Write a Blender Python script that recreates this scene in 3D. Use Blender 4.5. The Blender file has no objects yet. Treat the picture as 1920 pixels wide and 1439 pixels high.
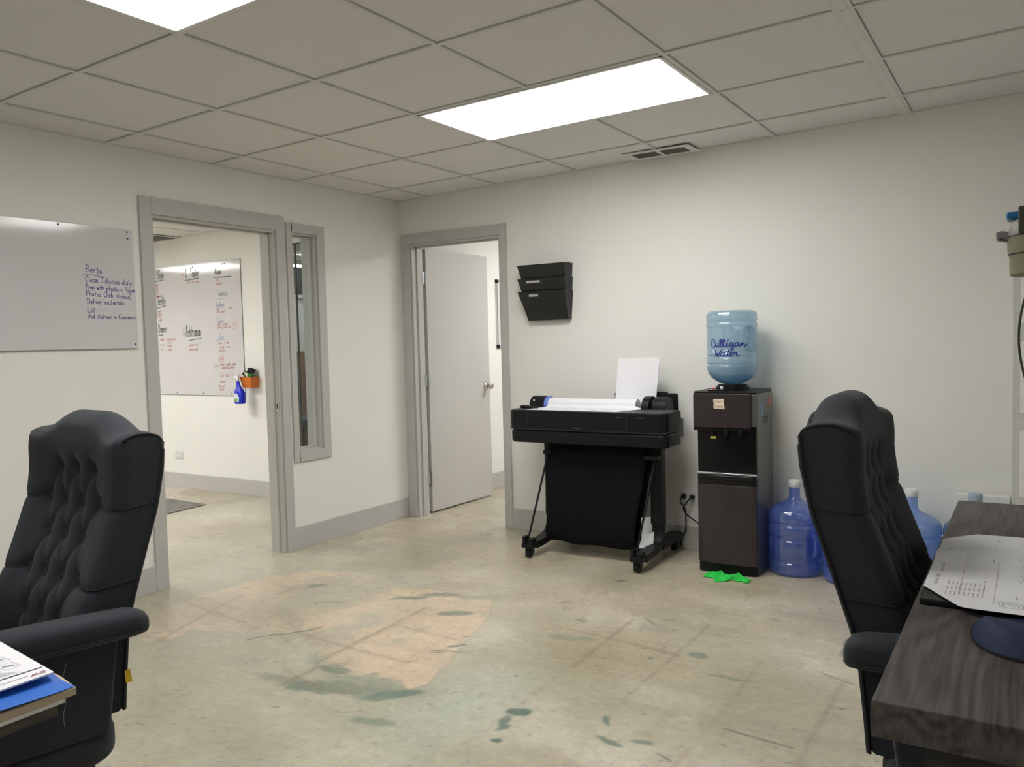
import bpy, math, random
import numpy as np
from mathutils import Matrix, Vector
random.seed(7)
S = bpy.context.scene
COL = S.collection
# ---------------------------------------------------------------- camera
RIGHT = Vector((0.8444528, 0.5350278, -0.0253907))
UP = Vector((-0.0057038, 0.0563831, 0.9983929))
FWD = Vector((-0.5355996, 0.8429509, -0.0506645))
CAM = Vector((3.857396, -4.616183, 1.254581))
FPX = 1539.8885
cd = bpy.data.cameras.new('camera')
cam = bpy.data.objects.new('camera', cd)
COL.objects.link(cam)
cd.sensor_fit = 'HORIZONTAL'; cd.sensor_width = 36.0
cd.lens = FPX / 1920 * 36.0
cd.clip_start = 0.05; cd.clip_end = 60
m = Matrix.Identity(4)
for i, v in enumerate((RIGHT, UP, -FWD)):
    for j in range(3): m[j][i] = v[j]
m.translation = CAM
cam.matrix_world = m
S.camera = cam
# ---------------------------------------------------------------- world, view, light levels
W = bpy.data.worlds.new('world'); S.world = W; W.use_nodes = True
W.node_tree.nodes['Background'].inputs[0].default_value = (0.9, 0.95, 1, 1)
W.node_tree.nodes['Background'].inputs[1].default_value = 0.05
S.view_settings.view_transform = 'Standard'; S.view_settings.look = 'None'
S.view_settings.gamma = 1; S.view_settings.use_curve_mapping = False
S.view_settings.exposure = 0.85
PANEL = 7.7          # emission of the ceiling panels of this room
PANEL_BACK = 4.9     # panels behind the camera
PANEL_SIDE = 12.0      # panels of the neighbouring rooms
CH = 2.27675         # ceiling height at the corner
def zc(x): return CH + 0.0215 * max(x, -1)

# ---------------------------------------------------------------- materials
def mat(name, col, rough=0.6, metal=0.0, spec=0.5, noise=0.0, nscale=20, bump=0.0, bscale=200, emit=None, estr=0, coat=0, alpha=None, trans=0, ior=1.45, sheen=0):
    mt = bpy.data.materials.new(name); mt.use_nodes = True
    nt = mt.node_tree; b = nt.nodes['Principled BSDF']
    b.inputs['Base Color'].default_value = (*col, 1)
    b.inputs['Roughness'].default_value = rough; b.inputs['Metallic'].default_value = metal
    b.inputs['Specular IOR Level'].default_value = spec
    b.inputs['Coat Weight'].default_value = coat
    b.inputs['Transmission Weight'].default_value = trans; b.inputs['IOR'].default_value = ior
    b.inputs['Sheen Weight'].default_value = sheen
    if emit: b.inputs['Emission Color'].default_value = (*emit, 1); b.inputs['Emission Strength'].default_value = estr
    tc = nt.nodes.new('ShaderNodeTexCoord')
    if noise or True:
        n = nt.nodes.new('ShaderNodeTexNoise'); n.inputs['Scale'].default_value = nscale; n.inputs['Detail'].default_value = 4
        nt.links.new(tc.outputs['Object'], n.inputs['Vector'])
        mr = nt.nodes.new('ShaderNodeMapRange'); mr.inputs['From Min'].default_value = .3; mr.inputs['From Max'].default_value = .7
        k = noise if noise else 0.03
        mr.inputs['To Min'].default_value = 1 - k; mr.inputs['To Max'].default_value = 1 + k
        nt.links.new(n.outputs['Fac'], mr.inputs['Value'])
        mx = nt.nodes.new('ShaderNodeVectorMath'); mx.operation = 'SCALE'; mx.inputs[0].default_value = col
        nt.links.new(mr.outputs['Result'], mx.inputs['Scale'])
        nt.links.new(mx.outputs['Vector'], b.inputs['Base Color'])
    if bump:
        n2 = nt.nodes.new('ShaderNodeTexNoise'); n2.inputs['Scale'].default_value = bscale; n2.inputs['Detail'].default_value = 3
        nt.links.new(tc.outputs['Object'], n2.inputs['Vector'])
        bp = nt.nodes.new('ShaderNodeBump'); bp.inputs['Strength'].default_value = bump; bp.inputs['Distance'].default_value = .002
        nt.links.new(n2.outputs['Fac'], bp.inputs['Height']); nt.links.new(bp.outputs['Normal'], b.inputs['Normal'])
    return mt
def plastic_clear(name, tint, body, k_trans=.5, rough=.12, gl=.5):
    mt = bpy.data.materials.new(name); mt.use_nodes = True; nt = mt.node_tree
    nt.nodes.clear()
    N = nt.nodes.new
    out = N('ShaderNodeOutputMaterial'); tr = N('ShaderNodeBsdfTransparent'); tr.inputs[0].default_value = (*tint, 1)
    df = N('ShaderNodeBsdfDiffuse'); df.inputs[0].default_value = (*body, 1)
    tl = N('ShaderNodeBsdfTranslucent'); tl.inputs[0].default_value = (*body, 1)
    a = N('ShaderNodeMixShader'); a.inputs[0].default_value = .5
    nt.links.new(df.outputs[0], a.inputs[1]); nt.links.new(tl.outputs[0], a.inputs[2])
    b = N('ShaderNodeMixShader')
    tc = N('ShaderNodeTexCoord'); ns = N('ShaderNodeTexNoise'); ns.inputs['Scale'].default_value = 9
    nt.links.new(tc.outputs['Object'], ns.inputs['Vector'])
    mr = N('ShaderNodeMapRange'); mr.inputs['To Min'].default_value = k_trans - .08; mr.inputs['To Max'].default_value = k_trans + .08
    nt.links.new(ns.outputs['Fac'], mr.inputs['Value']); nt.links.new(mr.outputs[0], b.inputs[0])
    nt.links.new(a.outputs[0], b.inputs[1]); nt.links.new(tr.outputs[0], b.inputs[2])
    g = N('ShaderNodeBsdfGlossy'); g.inputs['Roughness'].default_value = rough
    fr = N('ShaderNodeLayerWeight'); fr.inputs[0].default_value = .5
    pw = N('ShaderNodeMath'); pw.operation = 'POWER'; pw.inputs[1].default_value = 4.0; nt.links.new(fr.outputs['Facing'], pw.inputs[0])
    ml2 = N('ShaderNodeMath'); ml2.operation = 'MULTIPLY_ADD'; ml2.inputs[1].default_value = gl; ml2.inputs[2].default_value = .13 * gl
    nt.links.new(pw.outputs[0], ml2.inputs[0])
    c = N('ShaderNodeMixShader'); nt.links.new(ml2.outputs[0], c.inputs[0]); nt.links.new(b.outputs[0], c.inputs[1]); nt.links.new(g.outputs[0], c.inputs[2])
    nt.links.new(c.outputs[0], out.inputs[0])
    return mt
M = {}
M['wall'] = mat('wall_paint', (.80, .80, .765), .6, noise=.012, nscale=3, bump=.05, bscale=90, spec=.3)
M['trim'] = mat('trim_paint', (.50, .49, .47), .45, noise=.02)
M['leaf'] = mat('door_paint', (.52, .505, .49), .45, noise=.012, nscale=4)
M['tile'] = mat('ceiling_tile', (.735, .73, .72), .9, noise=.035, nscale=400, bump=.5, bscale=260, spec=.1)
M['tbar'] = mat('grid_metal', (.66, .655, .63), .5, noise=.01)
M['gap'] = mat('grid_gap', (.12, .11, .10), .9)
M['fixture'] = mat('fixture_white', (.75, .74, .73), .4)
M['panel'] = mat('light_panel', (.9, .9, .9), .5, emit=(1, .985, .95), estr=PANEL)
M['panel_back'] = mat('light_panel_rear', (.9, .9, .9), .5, emit=(1, .985, .95), estr=PANEL_BACK)
M['panel_side'] = mat('light_panel_side', (.9, .9, .9), .5, emit=(1, .985, .965), estr=PANEL_SIDE)
M['board_far'] = mat('whiteboard_enamel_grey', (.62, .61, .62), .08, spec=.6, noise=.02, nscale=3)
M['board'] = mat('whiteboard_enamel', (.62, .62, .64), .08, spec=.6, noise=.02, nscale=3)
M['alu'] = mat('aluminium', (.6, .6, .6), .35, metal=1)
M['steel'] = mat('satin_nickel', (.52, .49, .45), .25, metal=1)
M['zinc'] = mat('zinc_hinge', (.50, .53, .55), .3, metal=1)
M['screw'] = mat('dark_screw', (.05, .05, .05), .4)
M['ink_blue'] = mat('ink_blue', (.03, .03, .22), .6)
M['ink_black'] = mat('ink_black', (.12, .12, .14), .6)
M['ink_red'] = mat('ink_red', (.66, .26, .27), .6)
M['ink_pale'] = mat('ink_pale_blue', (.33, .36, .58), .6)
M['ink_grey'] = mat('ink_grey', (.38, .39, .40), .7)
M['fabric'] = mat('charcoal_fabric', (.024, .028, .036), .85, noise=.30, nscale=420, bump=.55, bscale=700, spec=.25, sheen=.12)
M['fabric_dk'] = mat('charcoal_piping', (.012, .0125, .015), .8, noise=.2, nscale=300)
M['blackp'] = mat('black_plastic', (.007, .0075, .009), .42, spec=.3, noise=.1)
M['blackg'] = mat('black_gloss', (.006, .006, .007), .12, spec=.5)
M['printer'] = mat('printer_black', (.0055, .0075, .009), .34, spec=.3, noise=.06)
M['printer_top'] = mat('printer_top', (.05, .05, .05), .5, spec=.4, noise=.06)
M['mesh'] = mat('bin_fabric', (.003, .0035, .006), .8, noise=.25, nscale=14, spec=.2)
M['paper'] = mat('paper_white', (.80, .80, .84), .7, noise=.01)
M['bluering'] = mat('blue_ring', (.16, .27, .75), .4)
M['coolerpanel'] = mat('cooler_brushed', (.036, .028, .030), .22, spec=.5, noise=.08, nscale=30)
M['coolerside'] = mat('cooler_side_silver', (.13, .13, .125), .32, metal=.5, noise=.05)
M['chrome'] = mat('chrome', (.5, .5, .55), .15, metal=1)
M['sticker'] = mat('sticker_cream', (.80, .68, .55), .6)
M['stickerink'] = mat('sticker_print', (.42, .33, .2), .6)
M['st_blue'] = mat('tag_blue', (.22, .35, .55), .6)
M['st_red'] = mat('tag_red', (.62, .2, .17), .6)
M['st_yel'] = mat('tag_yellow', (.5, .52, .08), .6)
M['red'] = mat('red_plastic', (.5, .06, .08), .4)
M['jug'] = plastic_clear('jug_plastic', (.74, .88, .96), (.50, .68, .82), .50, .05, .9)
M['water'] = plastic_clear('jug_water', (.60, .80, .92), (.30, .50, .66), .62, .05, .3)
M['jug_dk'] = plastic_clear('bottle_plastic', (.56, .68, .98), (.24, .38, .92), .60, .05, .9)
M['jug_lt'] = plastic_clear('bottle_plastic_light', (.64, .78, .98), (.33, .50, .95), .5, .05, .9)
M['jug_gr'] = plastic_clear('bottle_plastic_green', (.45, .65, .76), (.16, .32, .45), .5, .05, .9)
M['cap'] = mat('cap_white', (.72, .73, .74), .5)
M['cap_bl'] = mat('cap_pale_blue', (.36, .45, .54), .5)
M['logo'] = mat('logo_blue', (.012, .015, .22), .5)
M['green'] = mat('green_cloth', (.03, .62, .09), .9, noise=.15, nscale=120, bump=.4, bscale=400)
M['rug'] = mat('grey_mat', (.20, .185, .17), .9, noise=.3, nscale=14)
M['orange'] = mat('orange_plastic', (.62, .16, .015), .4)
M['spray'] = mat('blue_bottle', (.006, .02, .62), .35)
M['spraylabel'] = mat('bottle_label', (.66, .72, .78), .5)
M['spraygreen'] = mat('label_green', (.22, .42, .06), .5)
M['glovedk'] = mat('dark_glove', (.02, .018, .03), .8)
M['glovegr'] = mat('green_glove', (.02, .18, .04), .7)
M['marker'] = mat('marker_green', (.3, .5, .15), .5)
M['holder'] = mat('file_holder_black', (.012, .012, .013), .28, spec=.5, noise=.05)
M['folderblue'] = mat('blue_folder', (.035, .16, .62), .4, noise=.05)
M['manila'] = mat('manila_edge', (.55, .46, .34), .8)
M['white'] = mat('white_card', (.78, .78, .76), .6)
M['outlet'] = mat('outlet_white', (.72, .72, .69), .4)
M['mouse'] = mat('navy_pad', (.008, .018, .062), .7, noise=.05, bump=.15, bscale=900)
M['olive'] = mat('olive_plastic', (.16, .165, .10), .5, noise=.04)
M['olivedk'] = mat('olive_dark', (.045, .048, .032), .6)
M['greyp'] = mat('grey_plastic', (.22, .21, .205), .5)
M['teal'] = mat('blue_cap', (.02, .16, .36), .4)
M['brown'] = mat('brown_cabinet', (.22, .11, .055), .5, noise=.1)
M['darkblue'] = mat('dark_screen', (.03, .04, .05), .5)
M['yellow'] = mat('yellow_tag', (.75, .50, .03), .5)
M['thread'] = mat('pale_thread', (.20, .21, .22), .8)
M['plan_ln'] = mat('plan_print', (.20, .20, .21), .7)
M['purple'] = mat('logo_purple', (.40, .05, .20), .6)
M['grey_ln'] = mat('print_grey', (.30, .30, .34), .7)
M['dark_ln'] = mat('print_dark', (.08, .08, .12), .7)
M['glass'] = plastic_clear('window_glass', (.90, .93, .93), (.4, .45, .45), 1.09, .02, .3)
def wood():
    mt = bpy.data.materials.new('dark_wood'); mt.use_nodes = True; nt = mt.node_tree; b = nt.nodes['Principled BSDF']; N = nt.nodes.new
    tc = N('ShaderNodeTexCoord'); mp = N('ShaderNodeMapping'); mp.inputs['Scale'].default_value = (9, 1.4, 9)
    nt.links.new(tc.outputs['Object'], mp.inputs[0])
    n1 = N('ShaderNodeTexNoise'); n1.inputs['Scale'].default_value = .8; n1.inputs['Detail'].default_value = 1.5
    nt.links.new(mp.outputs[0], n1.inputs['Vector'])
    w = N('ShaderNodeMath'); w.operation = 'MULTIPLY'; w.inputs[1].default_value = 75
    nt.links.new(n1.outputs['Fac'], w.inputs[0])
    s = N('ShaderNodeMath'); s.operation = 'SINE'; nt.links.new(w.outputs[0], s.inputs[0])
    mp2 = N('ShaderNodeMapping'); mp2.inputs['Scale'].default_value = (160, 7, 60); nt.links.new(tc.outputs['Object'], mp2.inputs[0])
    n2 = N('ShaderNodeTexNoise'); n2.inputs['Scale'].default_value = 1; n2.inputs['Detail'].default_value = 5
    nt.links.new(mp2.outputs[0], n2.inputs['Vector'])
    n3 = N('ShaderNodeTexNoise'); n3.inputs['Scale'].default_value = 7; n3.inputs['Detail'].default_value = 5; nt.links.new(tc.outputs['Object'], n3.inputs['Vector'])
    a = N('ShaderNodeMath'); a.operation = 'MULTIPLY_ADD'; a.inputs[1].default_value = .12; nt.links.new(s.outputs[0], a.inputs[0]); nt.links.new(n2.outputs['Fac'], a.inputs[2])
    a2 = N('ShaderNodeMath'); a2.operation = 'MULTIPLY_ADD'; a2.inputs[1].default_value = .5; nt.links.new(n3.outputs['Fac'], a2.inputs[0]); nt.links.new(a.outputs[0], a2.inputs[2])
    cr = N('ShaderNodeValToRGB'); cr.color_ramp.elements[0].position = .45; cr.color_ramp.elements[0].color = (.034, .029, .0275, 1)
    cr.color_ramp.elements[1].position = 1.0; cr.color_ramp.elements[1].color = (.105, .092, .087, 1)
    nt.links.new(a2.outputs[0], cr.inputs[0]); nt.links.new(cr.outputs[0], b.inputs['Base Color'])
    b.inputs['Roughness'].default_value = .5; b.inputs['Specular IOR Level'].default_value = .35
    bp = N('ShaderNodeBump'); bp.inputs['Strength'].default_value = .25; bp.inputs['Distance'].default_value = .002
    nt.links.new(a.outputs[0], bp.inputs['Height']); nt.links.new(bp.outputs[0], b.inputs['Normal'])
    return mt
M['wood'] = wood()
M['wood_edge'] = mat('wood_dark_edge', (.022, .02, .021), .6, noise=.3, nscale=30)

# ---------------------------------------------------------------- mesh helpers
ORG = {}
class MB:
    def __init__(s): s.v = []; s.f = []; s.mi = []; s.cur = 0
    def add(s, vs, fs):
        o = len(s.v); s.v += [tuple(p) for p in vs]; s.f += [tuple(i + o for i in f) for f in fs]; s.mi += [s.cur] * len(fs); return s
    def box(s, x0, x1, y0, y1, z0, z1):
        vs = [(x, y, z) for z in (z0, z1) for y in (y0, y1) for x in (x0, x1)]
        return s.add(vs, [(0, 2, 3, 1), (4, 5, 7, 6), (0, 1, 5, 4), (2, 6, 7, 3), (0, 4, 6, 2), (1, 3, 7, 5)])
    def prism(s, pts, a0, a1, axis):
        # polygon pts in the two other axes, extruded along axis
        def P(p, a):
            return {0: (a, p[0], p[1]), 1: (p[0], a, p[1]), 2: (p[0], p[1], a)}[axis]
        n = len(pts)
        vs = [P(p, a0) for p in pts] + [P(p, a1) for p in pts]
        fs = [tuple(range(n))[::-1], tuple(range(n, 2 * n))] + [(i, (i + 1) % n, n + (i + 1) % n, n + i) for i in range(n)]
        return s.add(vs, fs)
    def tube(s, pts, r, seg=10, cap=True):
        pts = [Vector(p) for p in pts]; n = len(pts); rr = r if isinstance(r, (list, tuple)) else [r] * n
        t0 = (pts[1] - pts[0]).normalized(); up = Vector((0, 0, 1)) if abs(t0.z) < .9 else Vector((1, 0, 0))
        a = t0.cross(up).normalized(); vs = []
        for i, p in enumerate(pts):
            t = (pts[min(i + 1, n - 1)] - pts[max(i - 1, 0)]).normalized()
            a = (a - t * a.dot(t)).normalized(); b = t.cross(a)
            for k in range(seg):
                an = 2 * math.pi * k / seg; vs.append(p + (a * math.cos(an) + b * math.sin(an)) * rr[i])
        fs = [(i * seg + k, i * seg + (k + 1) % seg, (i + 1) * seg + (k + 1) % seg, (i + 1) * seg + k) for i in range(n - 1) for k in range(seg)]
        if cap: fs += [tuple(range(seg))[::-1], tuple(range((n - 1) * seg, n * seg))]
        return s.add(vs, fs)
    def lathe(s, prof, c, seg=48, axis=2):
        vs = []; n = len(prof)
        for r, h in prof:
            for k in range(seg):
                an = 2 * math.pi * k / seg; q = (r * math.cos(an), r * math.sin(an))
                vs.append({2: (c[0] + q[0], c[1] + q[1], c[2] + h), 0: (c[0] + h, c[1] + q[0], c[2] + q[1]), 1: (c[0] + q[0], c[1] + h, c[2] + q[1])}[axis])
        fs = [(i * seg + k, i * seg + (k + 1) % seg, (i + 1) * seg + (k + 1) % seg, (i + 1) * seg + k) for i in range(n - 1) for k in range(seg)]
        return s.add(vs, fs)
    def cyl(s, c, r, h, seg=24, axis=2):
        return s.lathe([(.0001, 0), (r, 0), (r, h), (.0001, h)], c, seg, axis)
    def grid(s, fn, nu, nv, wrap=False):
        vs = [fn(i / (nu - 1), j / (nv - 1)) for i in range(nu) for j in range(nv)]
        return s.add(vs, [(i * nv + j, (i + 1) * nv + j, (i + 1) * nv + j + 1, i * nv + j + 1) for i in range(nu - 1) for j in range(nv - 1)])
    def build(s, name, m_, parent=None, smooth=False, bevel=0, seg=2, solid=0, extra=(), recalc=True):
        vs = s.v
        if parent is None:
            a = np.array(vs); lo = a.min(0); hi = a.max(0)
            org = ((lo[0] + hi[0]) / 2, (lo[1] + hi[1]) / 2, lo[2])
        else: org = ORG[parent.name]
        me = bpy.data.meshes.new(name)
        me.from_pydata([(p[0] - org[0], p[1] - org[1], p[2] - org[2]) for p in vs], [], s.f)
        me.materials.append(M[m_] if isinstance(m_, str) else m_)
        for e in extra: me.materials.append(M[e])
        if any(s.mi): me.polygons.foreach_set('material_index', s.mi)
        if smooth:
            me.polygons.foreach_set('use_smooth', [True] * len(me.polygons))
        me.validate()
        if recalc:
            import bmesh
            bm = bmesh.new(); bm.from_mesh(me); bmesh.ops.recalc_face_normals(bm, faces=bm.faces); bm.to_mesh(me); bm.free()
        me.update()
        o = bpy.data.objects.new(name, me); COL.objects.link(o)
        if parent is None: o.location = org
        else: o.parent = parent
        ORG[o.name] = org
        if solid:
            md = o.modifiers.new('solid', 'SOLIDIFY'); md.thickness = solid; md.offset = 0
        if bevel:
            md = o.modifiers.new('bevel', 'BEVEL'); md.width = bevel; md.segments = seg; md.limit_method = 'ANGLE'; md.angle_limit = .7
            me.polygons.foreach_set('use_smooth', [True] * len(me.polygons))
            w = o.modifiers.new('wn', 'WEIGHTED_NORMAL'); w.keep_sharp = True
        elif smooth == 'auto':
            md = o.modifiers.new('es', 'EDGE_SPLIT'); md.split_angle = .7
        return o
    def build_each(s, name, m_, parent, **kw):
        par = list(range(len(s.v)))
        def fd_(a):
            while par[a] != a: par[a] = par[par[a]]; a = par[a]
            return a
        for f in s.f:
            for i in f[1:]: par[fd_(i)] = fd_(f[0])
        gr = {}
        for f in s.f: gr.setdefault(fd_(f[0]), []).append(f)
        out = []
        for fs in gr.values():
            ids = sorted({i for f in fs for i in f}); mp = {i: k for k, i in enumerate(ids)}; q = MB()
            q.add([s.v[i] for i in ids], [tuple(mp[i] for i in f) for f in fs]); out.append(q.build(name, m_, parent, **kw))
        return out
def tag(o, label, cat, group=None):
    o['label'] = label; o['category'] = cat
    if group: o['group'] = group
    return o
def thing(name, loc, label, cat, group=None):
    o = bpy.data.objects.new(name, None); COL.objects.link(o); o.location = loc
    o.empty_display_size = .1; ORG[o.name] = tuple(loc)
    return tag(o, label, cat, group)
def struct(o):
    o['kind'] = 'structure'; return o
def copy_tree(o, parent=None):
    c = o.copy(); COL.objects.link(c)
    if parent: c.parent = parent
    for ch in list(o.children): copy_tree(ch, c)
    return c
def catmull(pts, k=6, closed=False):
    P = [np.array(p, float) for p in pts]; n = len(P); out = []
    if n < 3: return [tuple(p) for p in P]
    for i in range(n - 1):
        p0 = P[max(i - 1, 0)]; p1 = P[i]; p2 = P[i + 1]; p3 = P[min(i + 2, n - 1)]
        for j in range(k):
            t = j / k
            out.append(tuple(.5 * ((2 * p1) + (-p0 + p2) * t + (2 * p0 - 5 * p1 + 4 * p2 - p3) * t * t + (-p0 + 3 * p1 - 3 * p2 + p3) * t ** 3)))
    out.append(tuple(P[-1])); return out

# ---------------------------------------------------------------- handwriting (stroke letters on a unit em: x-height .5, cap 1)
G = {
'a': (.5, [[(.42, .42), (.25, .52), (.06, .35), (.06, .12), (.22, .0), (.4, .15), (.42, .5), (.42, .1), (.5, 0)]]),
'b': (.5, [[(.06, 1), (.06, 0)], [(.06, .35), (.25, .5), (.42, .3), (.3, .02), (.06, .05)]]),
'c': (.45, [[(.4, .42), (.22, .5), (.05, .25), (.2, 0), (.42, .08)]]),
'd': (.5, [[(.4, .42), (.22, .5), (.05, .25), (.2, 0), (.4, .15)], [(.42, 1), (.42, 0)]]),
'e': (.45, [[(.06, .26), (.4, .3), (.26, .52), (.06, .3), (.15, .02), (.42, .08)]]),
'f': (.35, [[(.35, .95), (.2, .95), (.15, .7), (.15, 0)], [(.02, .5), (.3, .5)]]),
'g': (.5, [[(.42, .42), (.22, .5), (.05, .25), (.2, .02), (.4, .15)], [(.42, .5), (.42, -.2), (.2, -.38), (.05, -.25)]]),
'h': (.5, [[(.06, 1), (.06, 0)], [(.06, .35), (.28, .5), (.4, .35), (.42, 0)]]),
'i': (.2, [[(.1, .5), (.1, 0)], [(.1, .68), (.11, .72)]]),
'j': (.25, [[(.18, .5), (.18, -.2), (.0, -.35)], [(.18, .68), (.19, .72)]]),
'k': (.45, [[(.06, 1), (.06, 0)], [(.38, .5), (.08, .22), (.4, 0)]]),
'l': (.2, [[(.1, 1), (.1, 0)]]),
'm': (.7, [[(.06, .5), (.06, 0)], [(.06, .35), (.22, .5), (.33, .3), (.33, 0)], [(.33, .35), (.5, .5), (.62, .3), (.62, 0)]]),
'n': (.5, [[(.06, .5), (.06, 0)], [(.06, .35), (.28, .5), (.4, .35), (.42, 0)]]),
'o': (.5, [[(.24, .5), (.05, .3), (.2, 0), (.42, .2), (.24, .5)]]),
'p': (.5, [[(.06, .5), (.06, -.38)], [(.06, .35), (.25, .5), (.42, .3), (.3, .02), (.06, .05)]]),
'r': (.38, [[(.06, .5), (.06, 0)], [(.06, .3), (.2, .5), (.36, .44)]]),
's': (.4, [[(.36, .44), (.15, .5), (.08, .35), (.33, .17), (.22, 0), (.03, .06)]]),
't': (.35, [[(.16, .85), (.16, .08), (.3, .02)], [(.02, .52), (.32, .52)]]),
'u': (.5, [[(.06, .5), (.08, .1), (.25, 0), (.4, .15)], [(.42, .5), (.42, 0)]]),
'v': (.4, [[(.03, .5), (.2, 0)], [(.2, 0), (.38, .5)]]),
'w': (.6, [[(.03, .5), (.16, 0)], [(.16, 0), (.3, .4)], [(.3, .4), (.43, 0)], [(.43, 0), (.57, .5)]]),
'x': (.42, [[(.03, .5), (.38, 0)], [(.38, .5), (.03, 0)]]),
'y': (.45, [[(.04, .5), (.22, .05)], [(.42, .5), (.2, -.1), (.02, -.36)]]),
'A': (.7, [[(.04, 0), (.32, 1)], [(.32, 1), (.62, 0)], [(.15, .38), (.5, .38)]]),
'B': (.6, [[(.08, 1), (.08, 0)], [(.08, 1), (.42, .92), (.4, .62), (.1, .52)], [(.1, .52), (.52, .42), (.5, .08), (.08, 0)]]),
'C': (.65, [[(.6, .82), (.38, 1), (.08, .65), (.1, .2), (.36, 0), (.6, .15)]]),
'D': (.65, [[(.08, 1), (.1, 0)], [(.0, 1), (.45, .85), (.58, .45), (.4, .05), (.02, 0)]]),
'E': (.55, [[(.5, 1), (.08, 1)], [(.08, 1), (.08, 0)], [(.08, 0), (.5, 0)], [(.08, .5), (.42, .5)]]),
'G': (.65, [[(.6, .82), (.35, 1), (.07, .6), (.15, .1), (.45, 0), (.6, .4)], [(.6, .42), (.35, .42)]]),
'H': (.65, [[(.08, 1), (.08, 0)], [(.56, 1), (.56, 0)], [(.08, .5), (.56, .5)]]),
'J': (.55, [[(.05, .97), (.55, 1)], [(.33, 1), (.33, .2), (.15, 0), (.02, .15)]]),
'K': (.6, [[(.08, 1), (.08, 0)], [(.52, 1), (.1, .45), (.56, 0)]]),
'L': (.5, [[(.1, 1), (.08, 0)], [(.08, 0), (.48, .02)]]),
'P': (.55, [[(.08, 1), (.08, 0)], [(.0, 1), (.45, .95), (.46, .6), (.1, .48)]]),
'S': (.55, [[(.5, .85), (.25, 1), (.08, .75), (.46, .3), (.28, 0), (.04, .12)]]),
'T': (.6, [[(.02, 1), (.6, 1)], [(.3, 1), (.3, 0)]]),
'W': (.85, [[(.02, 1), (.22, 0)], [(.22, 0), (.42, .7)], [(.42, .7), (.6, 0)], [(.6, 0), (.82, 1)]]),
'O': (.65, [[(.3, 1), (.06, .55), (.28, 0), (.58, .45), (.3, 1)]]),
'V': (.6, [[(.02, 1), (.3, 0)], [(.3, 0), (.58, 1)]]),
'#': (.5, [[(.05, .3), (.4, .3)], [(.05, .55), (.4, .55)], [(.12, .1), (.15, .75)], [(.3, .1), (.33, .75)], [(.1, .1), (.36, .75)]]),
'+': (.45, [[(.2, .55), (.2, .05)], [(.02, .3), (.4, .3)]]),
'&': (.45, [[(.2, .6), (.2, .0)], [(.05, .25), (.36, .35)]]),
'(': (.3, [[(.26, 1.0), (.08, .5), (.26, -.15)]]),
')': (.3, [[(.04, 1.0), (.22, .5), (.04, -.15)]]),
'-': (.35, [[(.03, .3), (.3, .3)]]),
'0': (.5, [[(.24, .9), (.06, .5), (.22, 0), (.42, .45), (.24, .9)]]),
'1': (.3, [[(.05, .7), (.18, .9)], [(.18, .9), (.18, 0)]]),
'2': (.5, [[(.05, .7), (.22, .9), (.38, .7), (.05, 0)], [(.05, 0), (.45, 0)]]),
' ': (.4, []),
}
def text_strokes(txt, slant=0.0, gap=.08):
    x = 0; out = []
    for ch in txt:
        w, st = G.get(ch, G[' '])
        for s in st:
            out.append([(x + px + slant * py, py) for px, py in (catmull(s, 4) if len(s) > 2 else s)])
        x += w + gap
    return out, x
class Lines:
    def __init__(s): s.m = []
    def new(s): s.m.append(MB())
    def add(s, v, f): s.m[-1].add(v, f)
    def build(s, name, m_, parent):
        for q in s.m: q.build(name, m_, parent)
def ribbon(mb, strokes, width, fn):
    # strokes in plane coords -> flat ribbons; fn(a,b)->(point)
    for s in strokes:
        n = len(s)
        if n < 2: continue
        L_, R_ = [], []
        for i in range(n):
            a = s[max(i - 1, 0)]; b = s[min(i + 1, n - 1)]
            dx, dy = b[0] - a[0], b[1] - a[1]; d = math.hypot(dx, dy) or 1
            nx, ny = -dy / d * width / 2, dx / d * width / 2
            ex = (dx / d * width / 2 * (-1 if i == 0 else 1 if i == n - 1 else 0), dy / d * width / 2 * (-1 if i == 0 else 1 if i == n - 1 else 0))
            L_.append(fn(s[i][0] + nx + ex[0], s[i][1] + ny + ex[1])); R_.append(fn(s[i][0] - nx + ex[0], s[i][1] - ny + ex[1]))
        vs = L_ + R_
        mb.add(vs, [(i, i + 1, n + i + 1, n + i) for i in range(n - 1)])
def write(mb, txt, a0, b0, a1, b1, h, width, fn, slant=0.0):
    """text from (a0,b0) to (a1,b1) on a plane, letter height h"""
    if isinstance(mb, Lines): mb.new()
    st, tot = text_strokes(txt, slant)
    L = math.hypot(a1 - a0, b1 - b0); ca, cb = (a1 - a0) / L, (b1 - b0) / L; sx = L / tot
    out = [[(a0 + px * sx * ca - py * h * cb, b0 + px * sx * cb + py * h * ca) for px, py in s] for s in st]
    ribbon(mb, out, width, fn)

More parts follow.
